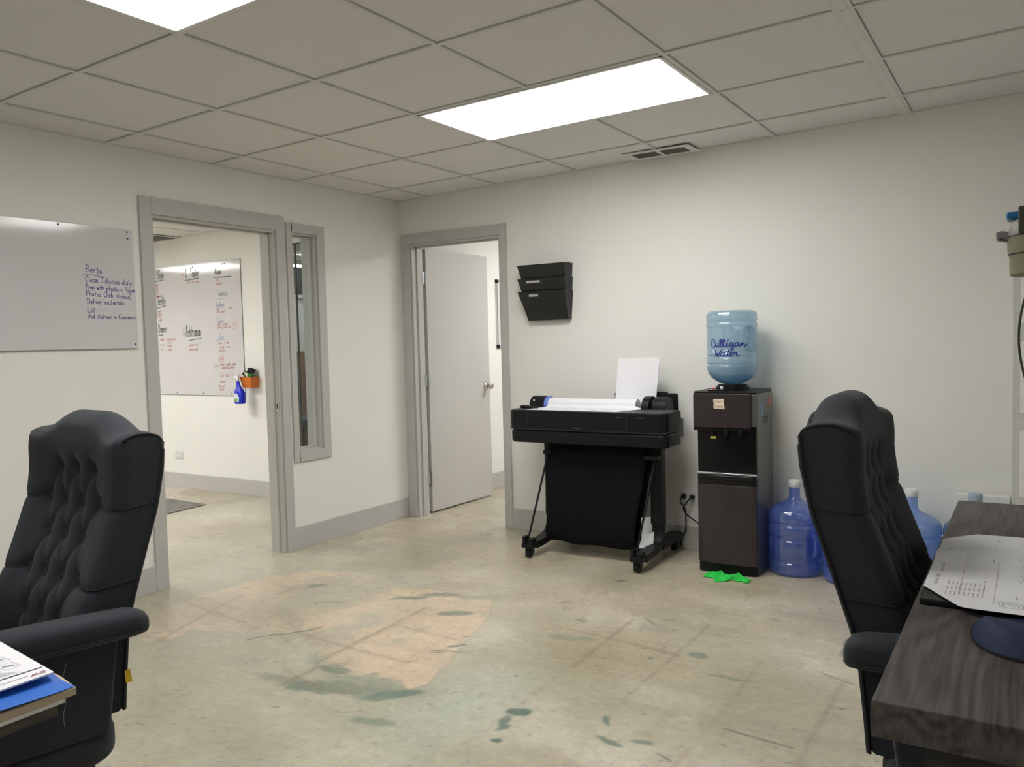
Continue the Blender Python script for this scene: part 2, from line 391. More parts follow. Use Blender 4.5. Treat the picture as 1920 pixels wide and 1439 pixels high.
# ================================================================= STRUCTURE
# ---- floor with its stains
def vnoise(x, y, seed):
    rs = np.random.RandomState(seed); n = 256; g = rs.rand(n, n)
    xi = np.floor(x).astype(int); yi = np.floor(y).astype(int); fx = x - xi; fy = y - yi
    fx = fx * fx * (3 - 2 * fx); fy = fy * fy * (3 - 2 * fy)
    a = g[xi % n, yi % n]; b = g[(xi + 1) % n, yi % n]; c = g[xi % n, (yi + 1) % n]; d = g[(xi + 1) % n, (yi + 1) % n]
    return (a * (1 - fx) + b * fx) * (1 - fy) + (c * (1 - fx) + d * fx) * fy
def fbm(x, y, f, o, seed):
    s = 0; a = .5; t = 0
    for i in range(o):
        s = s + a * vnoise(x * f + 37.1 * i, y * f + 11.7 * i, seed + i); t += a; a *= .55; f *= 2.03
    return s / t
def seg_d(x, y, p, q):
    dx, dy = q[0] - p[0], q[1] - p[1]; L = dx * dx + dy * dy
    t = np.clip(((x - p[0]) * dx + (y - p[1]) * dy) / L, 0, 1)
    return np.hypot(x - p[0] - t * dx, y - p[1] - t * dy)
def poly_sd(x, y, P):
    d = np.full(x.shape, 1e9); ins = np.zeros(x.shape, bool)
    for i in range(len(P)):
        p, q = P[i], P[(i + 1) % len(P)]
        d = np.minimum(d, seg_d(x, y, p, q))
        c = ((p[1] > y) != (q[1] > y)) & (x < (q[0] - p[0]) * (y - p[1]) / ((q[1] - p[1]) or 1e-9) + p[0])
        ins ^= c
    return np.where(ins, d, -d)
def sstep(a, b, v):
    t = np.clip((v - a) / (b - a), 0, 1); return t * t * (3 - 2 * t)
def floor_colors(x, y):
    wx = x + .10 * (fbm(x, y, 4, 5, 5) - .5); wy = y + .10 * (fbm(x, y, 4, 5, 25) - .5)
    fx = x + .05 * (fbm(x, y, 9, 4, 6) - .5); fy = y + .05 * (fbm(x, y, 9, 4, 26) - .5)
    base = np.array([.460, .405, .300]); green = np.array([.365, .360, .270]); peach = np.array([.590, .465, .335]); pale = np.array([.60, .56, .46])
    teal = np.array([.100, .165, .130]); brown = np.array([.30, .245, .165])
    C = np.repeat(base[None], x.size, 0).reshape(x.shape + (3,)).copy()
    def mixc(col, k):
        nonlocal C
        C = C * (1 - k[..., None]) + np.array(col) * k[..., None]
    mixc(pale, sstep(.42, .72, fbm(wx, wy, 2.2, 6, 50)) * .75)
    mixc(brown, sstep(.50, .74, fbm(wx, wy, 3.4, 6, 60)) * .45)
    mixc(green, sstep(.46, .68, fbm(wx + 3, wy, 1.6, 6, 70)) * .55)
    def blob(cx, cy, rx, ry, k, col=green, p=1.0):
        d = np.hypot((wx - cx) / rx, (wy - cy) / ry); mixc(col, np.clip(1.1 - d, 0, 1) ** p * k * (.45 + .9 * fbm(wx, wy, 5, 4, 44)).clip(0, 1))
    blob(1.65, -2.85, 1.2, .55, .6); blob(2.2, -2.25, .5, .75, .75); blob(.45, -2.62, .6, .32, .8); blob(1.1, -2.45, .5, .3, .8); blob(2.5, -1.75, .7, .4, .45, np.array([.30, .27, .17])); blob(.5, -1.2, .6, .25, .4); blob(2.9, -2.1, .5, .4, .35)
    blob(2.18, -2.35, .25, .5, .5, np.array([.46, .52, .44])); blob(1.8, -1.1, .5, .3, .45, pale); blob(3.0, -1.3, .5, .5, .3, pale)
    P = [(1.64, -1.346), (1.76, -1.56), (1.831, -1.818), (1.90, -2.02), (1.978, -2.297), (1.938, -2.366), (1.86, -2.320), (1.78, -2.335), (1.727, -2.307), (1.693, -2.365), (1.617, -2.367), (1.575, -2.29), (1.50, -2.316), (1.362, -2.239), (1.2, -2.195), (.94, -2.247), (.80, -2.30), (.67, -2.342), (.696, -2.467), (.613, -2.534), (.351, -2.382), (.256, -2.123), (.298, -1.8), (.293, -1.58), (.466, -1.348), (.861, -1.30), (1.10, -1.38), (1.271, -1.36), (1.503, -1.405)]
    sd = poly_sd(fx, fy, P)
    k = sstep(-.003, .006, sd); soft = sstep(-.0, .30, sd)
    mixc(peach, k * (.62 + .35 * fbm(wx, wy, 4, 5, 81)).clip(0, 1) * (.55 + .6 * sstep(.9, 1.7, x)).clip(0, 1))
    mixc(peach * 1.12, k * sstep(.46, .66, fbm(wx, wy, 3.5, 5, 80)) * .45)
    mixc([.37, .37, .30], k * sstep(.54, .66, fbm(wx + 5, wy, 3.2, 6, 85)) * .5)
    mixc([.22, .27, .20], np.exp(-((sd + .035) / .04) ** 2) * .6 * sstep(.42, .62, fbm(x, y, 4, 4, 21)) * sstep(.6, 1.3, x))
    mixc([.20, .17, .12], np.exp(-(sd / .004) ** 2) * .4 * sstep(1.3, 1.8, x))
    for cx, cy, rx, ry, an, k_ in [(1.60, -1.60, .095, .040, .6, .85), (.69, -1.59, .055, .028, .6, .8), (1.59, -2.355, .075, .035, .2, .85), (1.36, -1.41, .12, .035, .5, .7), (1.26, -1.52, .10, .025, .6, .75), (1.72, -2.47, .24, .055, .35, .8), (1.92, -2.43, .12, .04, .8, .7), (1.50, -2.52, .16, .04, .1, .55),
                               (.95, -1.75, .10, .02, .4, .35), (2.395, -2.31, .045, .032, .5, .95), (2.385, -2.40, .02, .055, .2, .85), (2.41, -2.44, .03, .018, 1.2, .8), (2.442, -2.515, .018, .014, 0, 1.0), (2.685, -2.23, .012, .042, .6, .9), (2.742, -2.355, .050, .013, -.2, .75), (2.832, -2.31, .035, .016, 0, .7),
                               (2.045, -.80, .045, .012, .8, .8), (2.76, -1.55, .045, .028, 0, .6), (2.928, -1.70, .08, .016, .1, .45), (2.63, -1.59, .02, .010, 0, .7), (2.585, -1.68, .018, .010, 0, .8), (1.845, -1.915, .045, .010, 1.0, .8), (1.87, -1.98, .03, .007, .5, .8), (2.5, -1.35, .10, .05, .2, .25), (2.22, -1.62, .10, .035, .3, .35), (2.0, -2.62, .10, .025, .2, .5), (2.15, -1.40, .03, .012, 0, .5)]:
        ca, sa = math.cos(an), math.sin(an); u = (fx - cx) * ca + (fy - cy) * sa; v = -(fx - cx) * sa + (fy - cy) * ca
        mixc(teal if cx > 1.8 else [.19, .225, .17], sstep(1.2, .7, np.hypot(u / rx, v / ry) + .7 * (fbm(x, y, 22, 3, 9) - .5)) * k_)
    # ghost lines of lifted 30 cm floor tiles
    jit = .010 * (fbm(x, y, 9, 3, 33) - .5)
    for p, q, k, w in [((.66, -2.49), (.46, -1.90), .50, .013), ((.29, -2.10), (.92, -2.18), .40, .013), ((.49, -2.50), (.73, -2.48), .4, .013), ((1.46, -2.33), (1.425, -1.60), .60, .013), ((1.14, -2.14), (1.78, -2.17), .50, .013), ((1.445, -1.85), (1.80, -1.87), .45, .010),
                    ((1.50, -2.57), (1.50, -2.36), .5, .012), ((1.39, -2.45), (1.65, -2.51), .4, .012), ((.61, -1.80), (.60, -1.48), .35, .012), ((.5, -1.50), (1.3, -1.52), .22, .010), ((2.37, -1.90), (2.355, -1.30), .60, .010), ((2.07, -1.525), (2.68, -1.585), .6, .010),
                    ((2.66, -2.05), (2.675, -1.20), .42, .008), ((2.99, -1.87), (2.98, -1.50), .35, .009), ((3.28, -2.45), (3.286, -1.55), .5, .009), ((2.4, -1.87), (3.3, -1.90), .22, .008), ((2.97, -2.6), (2.99, -1.9), .25, .008), ((2.36, -2.6), (2.37, -1.95), .22, .008), ((2.05, -1.2), (2.06, -.8), .2, .008), ((1.75, -1.9), (1.76, -2.5), .2, .01)]:
        d = seg_d(x + jit, y + jit, p, q)
        mixc([.24, .175, .125], np.exp(-(d / w) ** 2) * k * (0.45 + .9 * fbm(x, y, 10, 3, 3)).clip(0, 1))
    cp = [(1.0, -2.31), (1.02, -2.265), (1.07, -2.19), (1.09, -2.185), (1.12, -2.13), (1.15, -2.10), (1.175, -2.03)]
    for a, b in zip(cp[:-1], cp[1:]):
        mixc([.05, .045, .035], np.exp(-(seg_d(x, y, a, b) / .005) ** 2) * .95)
    rs = np.random.RandomState(4)
    for i in range(130):
        cx, cy = rs.uniform(.3, 3.4), rs.uniform(-3.2, -.6); an = rs.uniform(-.6, .6) + (0.5 if cx < 2 else -.3); L = rs.uniform(.004, .07) * rs.rand()
        p = (cx, cy); q = (cx + L * math.cos(an), cy + L * math.sin(an))
        mixc([.06, .055, .045], np.exp(-(seg_d(x + .4 * jit, y + jit, p, q) / rs.uniform(.002, .0045)) ** 2) * rs.uniform(.4, .95))
    for p, q in [((3.03, -2.1), (3.25, -2.12)), ((3.22, -1.1), (3.23, -1.3)), ((3.33, -2.35), (3.42, -2.42)), ((3.2, -1.5), (3.32, -1.55)), ((2.4, -1.25), (2.46, -1.3)), ((1.78, -2.02), (1.83, -1.98)), ((1.80, -2.04), (1.84, -2.0)), ((1.95, -1.22), (2.0, -1.2))]:
        mixc([.10, .09, .07], np.exp(-(seg_d(x + jit, y, p, q) / .005) ** 2) * .85)
    # wiped streaks running along the back wall direction
    st = fbm(x * .35 + y * .1, y * 1.6, 9, 5, 120)
    C *= (.94 + .24 * st)[..., None]
    C *= (0.90 + .20 * fbm(x, y, 30, 4, 99))[..., None]
    sp = fbm(x, y, 55, 2, 130); C *= (1 - .35 * sstep(.80, .9, sp))[..., None]
    return C
def make_floor():
    # fine region where the stains matter, coarse strips elsewhere: one mesh
    x0, x1, y0, y1, st = 0.0, 3.7, -4.3, 0.0, .008
    xs = np.linspace(x0, x1, int((x1 - x0) / st) + 1); ys = np.linspace(y0, y1, int((y1 - y0) / st) + 1)
    Xf, Yf = np.meshgrid(xs, ys, indexing='ij'); nx, ny = len(xs), len(ys)
    V = [np.stack([Xf, Yf, np.zeros_like(Xf)], -1).reshape(-1, 3)]; Cc = [floor_colors(Xf, Yf).reshape(-1, 3)]
    I = np.arange(nx * ny).reshape(nx, ny)
    F = [np.stack([I[:-1, :-1], I[1:, :-1], I[1:, 1:], I[:-1, 1:]], -1).reshape(-1, 4)]
    off = nx * ny
    for (a, b, c, d) in [(-6.4, 0, -7.6, 4.4), (0, 3.7, -7.6, -4.3), (3.7, 5.0, -7.6, 4.4), (0, 3.7, 0, 4.4)]:
        n1 = max(2, int((b - a) / .03)); n2 = max(2, int((d - c) / .03))
        X2, Y2 = np.meshgrid(np.linspace(a, b, n1), np.linspace(c, d, n2), indexing='ij')
        V.append(np.stack([X2, Y2, np.zeros_like(X2)], -1).reshape(-1, 3)); Cc.append(floor_colors(X2, Y2).reshape(-1, 3))
        I = off + np.arange(n1 * n2).reshape(n1, n2)
        F.append(np.stack([I[:-1, :-1], I[1:, :-1], I[1:, 1:], I[:-1, 1:]], -1).reshape(-1, 4)); off += n1 * n2
    V = np.concatenate(V); F = np.concatenate(F); Cc = np.concatenate(Cc)
    me = bpy.data.meshes.new('floor'); me.vertices.add(len(V)); me.vertices.foreach_set('co', V.ravel())
    me.loops.add(F.size); me.loops.foreach_set('vertex_index', F.ravel()); me.polygons.add(len(F))
    me.polygons.foreach_set('loop_start', np.arange(len(F)) * 4); me.polygons.foreach_set('loop_total', np.full(len(F), 4))
    ca = me.color_attributes.new('stain', 'FLOAT_COLOR', 'POINT')
    ca.data.foreach_set('color', np.concatenate([Cc, np.ones((len(Cc), 1))], 1).ravel())
    me.update(calc_edges=True)
    mt = bpy.data.materials.new('stained_concrete'); mt.use_nodes = True; nt = mt.node_tree; b = nt.nodes['Principled BSDF']; N = nt.nodes.new
    at = N('ShaderNodeAttribute'); at.attribute_name = 'stain'
    tc = N('ShaderNodeTexCoord'); n = N('ShaderNodeTexNoise'); n.inputs['Scale'].default_value = 38; n.inputs['Detail'].default_value = 6
    nt.links.new(tc.outputs['Object'], n.inputs['Vector'])
    mr = N('ShaderNodeMapRange'); mr.inputs['From Min'].default_value = .3; mr.inputs['From Max'].default_value = .7; mr.inputs['To Min'].default_value = .90; mr.inputs['To Max'].default_value = 1.08
    nt.links.new(n.outputs['Fac'], mr.inputs['Value'])
    mx = N('ShaderNodeVectorMath'); mx.operation = 'SCALE'; nt.links.new(at.outputs['Color'], mx.inputs[0]); nt.links.new(mr.outputs[0], mx.inputs['Scale'])
    nt.links.new(mx.outputs['Vector'], b.inputs['Base Color'])
    n2 = N('ShaderNodeTexNoise'); n2.inputs['Scale'].default_value = 2.2; n2.inputs['Detail'].default_value = 5; nt.links.new(tc.outputs['Object'], n2.inputs['Vector'])
    mr2 = N('ShaderNodeMapRange'); mr2.inputs['To Min'].default_value = .20; mr2.inputs['To Max'].default_value = .38; nt.links.new(n2.outputs['Fac'], mr2.inputs['Value'])
    nt.links.new(mr2.outputs[0], b.inputs['Roughness']); b.inputs['Specular IOR Level'].default_value = .55
    bp = N('ShaderNodeBump'); bp.inputs['Strength'].default_value = .12; bp.inputs['Distance'].default_value = .003
    nt.links.new(n.outputs['Fac'], bp.inputs['Height']); nt.links.new(bp.outputs[0], b.inputs['Normal'])
    me.materials.append(mt)
    o = bpy.data.objects.new('floor', me); COL.objects.link(o); struct(o)
make_floor()

# ---- walls
RX = 4.36; RY = -7.2; T = .12; WT = 2.42
D1 = (-1.995, -1.16, 1.965)            # door 1 opening (y0, y1, top) in the left wall
SL = (-1.052, -.832, .60, 1.965)        # sidelight opening
D2 = (.085, .862, 1.972)               # door 2 opening in the back wall
w = MB()
w.box(-T, 0, RY, D1[0], 0, WT).box(-T, 0, D1[0], D1[1], D1[2], WT).box(-T, 0, D1[1], SL[0], 0, WT)
w.box(-T, 0, SL[0], SL[1], 0, SL[2]).box(-T, 0, SL[0], SL[1], SL[3], WT).box(-T, 0, SL[1], T, 0, WT)
struct(w.build('wall_left', 'wall'))
w = MB(); w.box(0, D2[0], 0, T, 0, WT).box(D2[0], D2[1], 0, T, D2[2], WT).box(D2[1], RX + T, 0, T, 0, WT)
struct(w.build('wall_back', 'wall'))
struct(MB().box(RX, RX + T, RY, 0, 0, WT).build('wall_right', 'wall'))
struct(MB().box(-T, RX + T, RY - T, RY, 0, WT).build('wall_front', 'wall'))
# meeting room beyond door 1
w = MB(); w.box(-6.1, -1.50, .06, .06 + T, 0, 2.29).box(-.9, -T, .06, .06 + T, 0, 2.29).box(-1.50, -.9, .06, .06 + T, 0, .42).box(-1.50, -.9, .06, .06 + T, 2.09, 2.29)
struct(w.build('wall_meeting_back', 'wall'))
struct(MB().box(-6.22, -6.1, -5.2, .06 + T, 0, 2.29).build('wall_meeting_left', 'wall'))
struct(MB().box(-6.22, -T, -5.32, -5.2, 0, 2.29).build('wall_meeting_front', 'wall'))
# room beyond door 2
struct(MB().box(-.16, -.04, T + .06, 4.0, 0, 2.40).build('wall_office_left', 'wall'))
struct(MB().box(-.16, 2.6, 4.0, 4.12, 0, 2.40).build('wall_office_back', 'wall'))
struct(MB().box(2.5, 2.62, T, 4.0, 0, 2.40).build('wall_office_right', 'wall'))
# dim workroom seen through the sidelight
struct(MB().box(-4.1, -.16, 4.0, 4.12, 0, 2.40).build('wall_workroom_back', 'wall'))
struct(MB().box(-4.2, -4.08, .18, 4.12, 0, 2.40).build('wall_workroom_left', 'wall'))
# ---- ceiling: tiles and bars
GX = [.2714, .8474, 1.4401, 2.0467, 2.6590, 3.2842, 3.330, 3.9396]
GY = [-.3641, -.9776, -1.6001, -2.2151, -2.8361, -3.4457, -4.0553, -4.6649, -5.2745, -5.8841, -6.4937, -7.1033]
LIGHTS = [(2, 4, 1, 'b'), (2, 4, 4, 'b'), (2, 4, 7, 'r')]
tiles = MB(); gaps = MB(); bars = MB()
xs = [0.0] + GX + [RX]; ys = [0.0] + GY + [RY]
def sloped(mb, x0, x1, y0, y1, h0, h1):
    mb.add([(x, y, zc(x) + h) for h in (h0, h1) for y in (y0, y1) for x in (x0, x1)], [(0, 2, 3, 1), (4, 5, 7, 6), (0, 1, 5, 4), (2, 6, 7, 3), (0, 4, 6, 2), (1, 3, 7, 5)])
skip = set()
for a, b, j, k in LIGHTS:
    for i in range(a + 1, b + 1): skip.add((i, j + 1))
for i in range(len(xs) - 1):
    for j in range(len(ys) - 1):
        if (i, j) in skip: continue
        if i == 6:
            sloped(tiles, xs[i] + .010, xs[i + 1] - .007, ys[j + 1] + .004, ys[j] - .004, -.001, .02); continue
        g = .0125
        sloped(tiles, xs[i] + (g if i else 0), xs[i + 1] - (g if i < len(xs) - 2 else 0), ys[j + 1] + g, ys[j] - (g if j else 0.006), .006 + random.uniform(0, .002), .025)
sloped(gaps, -T, RX + T, RY - T, T, .022, .045)
struct(tiles.build('ceiling', 'tile', recalc=False))
ceil_gap = struct(gaps.build('trim_1', 'gap'))
LB = [(GX[6] if a == 5 else GX[a], GX[b], GY[j + 1], GY[j]) for a, b, j, k in LIGHTS]
def cuts(lo, hi, blocks):
    out = [(lo, hi)]
    for a, b in blocks:
        nx = []
        for p, q in out:
            if b <= p or a >= q: nx.append((p, q)); continue
            if a > p: nx.append((p, a))
            if b < q: nx.append((b, q))
        out = nx
    return out
for gx in GX:
    for p, q in cuts(RY, 0, [(l[2] + .01, l[3] - .01) for l in LB if l[0] + .05 < gx < l[1] - .05]):
        sloped(bars, gx - .0095, gx + .0095, p, q, 0, .02)
for gy in GY:
    for p, q in cuts(0, RX, [(l[0] + .01, l[1] - .01) for l in LB if l[2] + .05 < gy < l[3] - .05]):
        sloped(bars, p, q, gy - .0095, gy + .0095, .0004, .0204)
for a, b, c, d in [(0, RX, -.012, 0), (0, .012, RY, 0)]:
    sloped(bars, a, b, c, d, .0015, .02)
struct(bars.build('trim_2', 'tbar', recalc=False))
lab = ['bright recessed ceiling panel above the printer and cooler, nearer the back wall', 'bright recessed ceiling panel cut by the top left edge of the photo', 'recessed ceiling panel out of frame behind the camera']
for n, (a, b, j, k) in enumerate(LIGHTS):
    x0, x1, y1, y0 = GX[a], GX[b], GY[j], GY[j + 1]
    if a == 5: x0 = GX[6]
    cx, cy = (x0 + x1) / 2, (y0 + y1) / 2
    t = thing('ceiling_light', (cx, cy, zc(cx)), lab[n], 'ceiling light', 'recessed ceiling light panels')
    fr = MB(); e = .0105; wd = .016
    sloped(fr, x0 + e, x1 - e, y0 + e, y0 + e + wd, -.003, .02); sloped(fr, x0 + e, x1 - e, y1 - e - wd, y1 - e, -.003, .02)
    sloped(fr, x0 + e, x0 + e + wd, y0 + e, y1 - e, -.003, .02); sloped(fr, x1 - e - wd, x1 - e, y0 + e, y1 - e, -.003, .02)
    fr.build('frame', 'fixture', t, recalc=False)
    p = MB(); sloped(p, x0 + e + wd, x1 - e - wd, y0 + e + wd, y1 - e - wd, .002, .012)
    p.build('diffuser', 'panel' if k == 'b' else 'panel_back', t)
# small black gap specks of sagging bars
# other rooms' ceilings and lights
mt_ = MB(); mb_ = MB()
def flat_ceiling(x0, x1, y0, y1, z, ox, oy, holes=()):
    gx = [x0]; v = x0 + ox
    while v < x1: gx.append(v); v += .6096
    gx.append(x1); gy = [y0]; v = y0 + oy
    while v < y1: gy.append(v); v += .6096
    gy.append(y1)
    for i in range(len(gx) - 1):
        for j in range(len(gy) - 1):
            if any(h[0] < (gx[i] + gx[i + 1]) / 2 < h[1] and h[2] < (gy[j] + gy[j + 1]) / 2 < h[3] for h in holes): continue
            mt_.box(gx[i] + .006, gx[i + 1] - .006, gy[j] + .006, gy[j + 1] - .006, z + .005, z + .03)
    for g_ in gx[1:-1]: mb_.box(g_ - .01, g_ + .01, y0, y1, z, z + .02)
    for g_ in gy[1:-1]: mb_.box(x0, x1, g_ - .01, g_ + .01, z + .0004, z + .0204)
    return gx, gy
CM = 2.262
gxm, gym = flat_ceiling(-6.1, -T, -5.2, .06, CM, .2416, .33)
flat_ceiling(-.04, 2.5, T, 4.0, 2.30, .3, .3)
flat_ceiling(-4.08, -.16, .18, 4.0, 2.30, .4, .3)
struct(mt_.build('ceiling_side_rooms', 'tile', recalc=False)); mt_ = None
struct(mb_.build('trim_3', 'tbar', recalc=False))
def side_light(x0, x1, y0, y1, z, label, m_='panel_side'):
    t = thing('ceiling_light', ((x0 + x1) / 2, (y0 + y1) / 2, z), label, 'ceiling light', 'recessed ceiling light panels')
    f = MB()
    for q in ((x0, x1, y0, y0 + .03), (x0, x1, y1 - .03, y1), (x0, x0 + .03, y0 + .03, y1 - .03), (x1 - .03, x1, y0 + .03, y1 - .03)): f.box(*q, z - .012, z - .001)
    f.build('frame', 'fixture', t)
    MB().box(x0 + .03, x1 - .03, y0 + .03, y1 - .03, z - .008, z - .002).build('diffuser', m_, t)
side_light(-2.9, -1.7, -2.08, -1.48, CM, 'ceiling panel of the meeting room, over the floor mat')
side_light(-5.3, -4.1, -2.08, -1.48, CM, 'farthest ceiling panel of the meeting room, left of the tall whiteboard')
side_light(-2.9, -1.7, -4.3, -3.7, CM, 'second ceiling panel of the meeting room, nearer the camera side')
side_light(.75, 1.95, 1.2, 1.8, 2.30, 'ceiling panel of the office behind the open door')
M['panel_dim'] = mat('light_panel_dim', (.9, .9, .9), .5, emit=(1, .98, .95), estr=6.0)
side_light(-3.2, -2.0, 2.0, 2.6, 2.30, 'ceiling panel of the dim workroom seen through the narrow window', 'panel_dim')
# dividers beside the workroom ceiling
# ---- trims: casings
def casing(n, pieces, bev=.002):
    c = MB()
    for p in pieces: c.box(*p)
    return struct(c.build('trim_%d' % n, 'trim', bevel=bev))
JT = .018
# door_1 frame (empty doorway)
y0, y1, zt = D1
f = MB()
f.box(0, .014, y0 - .063, y0 + .004, 0, zt + .084).box(0, .014, y1 - .004, y1 + .058, 0, zt + .084).box(0, .014, y0 + .004, y1 - .004, zt - .004, zt + .084)
f.box(-T - .014, -T, y0 - .063, y0 + .004, 0, zt + .084).box(-T - .014, -T, y1 - .004, y1 + .058, 0, zt + .084).box(-T - .014, -T, y0 + .004, y1 - .004, zt - .004, zt + .084)
f.box(-T, 0, y0, y0 + JT, 0, zt - JT).box(-T, 0, y1 - JT, y1, 0, zt - JT).box(-T, 0, y0, y1, zt - JT, zt)
f.box(-.075, -.04, y0 + JT, y0 + JT + .011, 0, zt - JT).box(-.075, -.04, y1 - JT - .011, y1 - JT, 0, zt - JT).box(-.075, -.04, y0 + JT, y1 - JT, zt - JT - .011, zt - JT)
d1 = struct(f.build('door_1', 'trim', bevel=.0015))
sp = MB(); sp.box(-.036, -.006, y1 - JT - .0015, y1 - JT, .87, .93); sp.build('strike_plate', 'steel', d1, bevel=.0005)
MB().box(-.026, -.015, y1 - JT - .0018, y1 - JT - .0014, .885, .915).build('latch_hole', 'screw', d1)
# sidelight window_1
y0, y1, z0, z1 = SL
f = MB()
f.box(0, .016, y0 - .033, y0 + .012, z0 - .057, z1 + .055).box(0, .016, y1 - .003, y1 + .062, z0 - .057, z1 + .055)
f.box(0, .016, y0 + .003, y1 - .003, z1 - .003, z1 + .055).box(0, .016, y0 + .003, y1 - .003, z0 - .057, z0 + .003)
f.box(-T, 0, y0, y0 + .014, z0, z1).box(-T, 0, y1 - .014, y1, z0, z1).box(-T, 0, y0 + .014, y1 - .014, z0, z0 + .014).box(-T, 0, y0 + .014, y1 - .014, z1 - .014, z1)
f.box(-.055, -.035, y0 + .014, y0 + .026, z0 + .014, z1 - .014).box(-.055, -.035, y1 - .026, y1 - .014, z0 + .014, z1 - .014)
f.box(-.055, -.035, y0 + .026, y1 - .026, z0 + .014, z0 + .026).box(-.055, -.035, y0 + .026, y1 - .026, z1 - .026, z1 - .014)
w1 = struct(f.build('window_1', 'trim', bevel=.0015))
MB().box(-.070, -.064, y0 + .016, y1 - .016, z0 + .016, z1 - .016).build('pane', 'glass', w1)
# inner window of meeting room (window_2) with thin dark frame
f = MB()
x0, x1, z0, z1 = -1.50, -.9, .42, 2.09
f.box(x0, x0 + .01, .055, .07, z0, z1).box(x1 - .01, x1, .055, .07, z0, z1).box(x0 + .01, x1 - .01, .055, .07, z1 - .01, z1).box(x0 + .01, x1 - .01, .055, .07, z0, z0 + .01)
f.box(-1.148, -1.140, .055, .07, z0, z1)
w2 = struct(f.build('window_2', 'screw'))
MB().box(x0 + .01, x1 - .01, .06, .064, z0 + .01, z1 - .01).build('pane', 'glass', w2)
# door_2
x0, x1, zt = D2
f = MB()
f.box(x0 - .066, x0 + .004, -.014, 0, 0, zt + .066).box(x1 - .004, x1 + .048, -.014, 0, 0, zt + .066).box(x0 + .004, x1 - .004, -.014, 0, zt - .004, zt + .066)
f.box(x0, x0 + JT, 0, T, 0, zt - JT).box(x1 - JT, x1, 0, T, 0, zt - JT).box(x0, x1, 0, T, zt - JT, zt)
f.box(x0 + JT, x0 + JT + .011, .045, .08, 0, zt - JT).box(x1 - JT - .011, x1 - JT, .045, .08, 0, zt - JT).box(x0 + JT, x1 - JT, .045, .08, zt - JT - .011, zt - JT)
f.box(x0 - .066, x0 + .004, T, T + .014, 0, zt + .066).box(x1 - .004, x1 + .05, T, T + .014, 0, zt + .066).box(x0 + .004, x1 - .004, T, T + .014, zt - .004, zt + .066)
struct(f.build('trim_4', 'trim', bevel=.0015))
dl = bpy.data.objects.new('door_2', None); COL.objects.link(dl); dl.location = (.108, .142, 0); struct(dl); ORG[dl.name] = (0, 0, 0)
dl.rotation_euler = (0, 0, math.radians(-1.5))
MB().box(-.036, 0, .008, .775, .012, 1.948).build('door_leaf', 'leaf', dl, bevel=.0015)
for z in (.265, .985, 1.735):
    h = MB(); h.box(-.034, -.004, .0055, .0078, z - .045, z + .045); h.cyl((-.002, .001, z - .046), .0065, .092, 12); h.box(-.024, .001, -.062, -.001, z - .045, z + .045)
    hg = MB(); hg.box(-.034, -.004, .0050, .0079, z - .045, z + .045); hg.cyl((.003, .0, z - .046), .0065, .092, 12); hg.box(-.0035, -.001, -.034, -.002, z - .045, z + .045)
    hg.build('hinge', 'zinc', dl, smooth='auto')
kn = MB()
for sg in (1, -1):
    bx = 0 if sg > 0 else -.036
    kn.lathe([(.0001, 0), (.031, 0), (.031, sg * .004), (.026, sg * .008), (.012, sg * .010), (.011, sg * .028), (.018, sg * .034), (.0255, sg * .044), (.0265, sg * .052), (.022, sg * .060), (.012, sg * .064), (.0001, sg * .0645)], (bx, .72, .905), 28, axis=0)
kn.build('door_knob', 'steel', dl, smooth=True)
M['casing_w'] = mat('cabinet_white', (.58, .59, .56), .45)
t = thing('storage_cabinet', (4.05, -.16, 0), 'tall white metal cabinet against the back wall at the right photo edge', 'cabinet')
f = MB(); f.box(3.779, 4.345, -.285, -.002, .0, 1.70); f.build('carcass', 'casing_w', t, bevel=.003)
for x0_, x1_ in ((3.797, 4.058), (4.064, 4.327)):
    d_ = MB().box(x0_, x1_, -.303, -.2855, .06, 1.68).build('door', 'casing_w', t, bevel=.002)
    pm = MB()
    for z0_, z1_ in ((.12, .42), (.50, .80), (.88, 1.20), (1.28, 1.60)): pm.box(x0_ + .012, x1_ - .03, -.307, -.3035, z0_, z1_)
    pm.build_each('raised_panel', 'white', d_, bevel=.002)
# ---- baseboards
def base(name, *bx):
    c = MB()
    for b in bx: c.box(*b)
    struct(c.build(name, 'trim', bevel=.002))
base('baseboard_left', (0, .012, RY, D1[0] - .063, 0, .135), (0, .012, D1[1] + .058, -.002, 0, .137))
base('baseboard_back', (D2[1] + .048, 3.776, -.012, 0, 0, .137))
base('baseboard_meeting', (-6.1, -T, .048, .06, 0, .133))
base('baseboard_office', (-.04, -.028, .2, 4.0, 0, .137), (-.04, 2.5, 3.988, 4.0, 0, .137))
base('baseboard_right', (RX - .012, RX, RY, -.012, 0, .137))

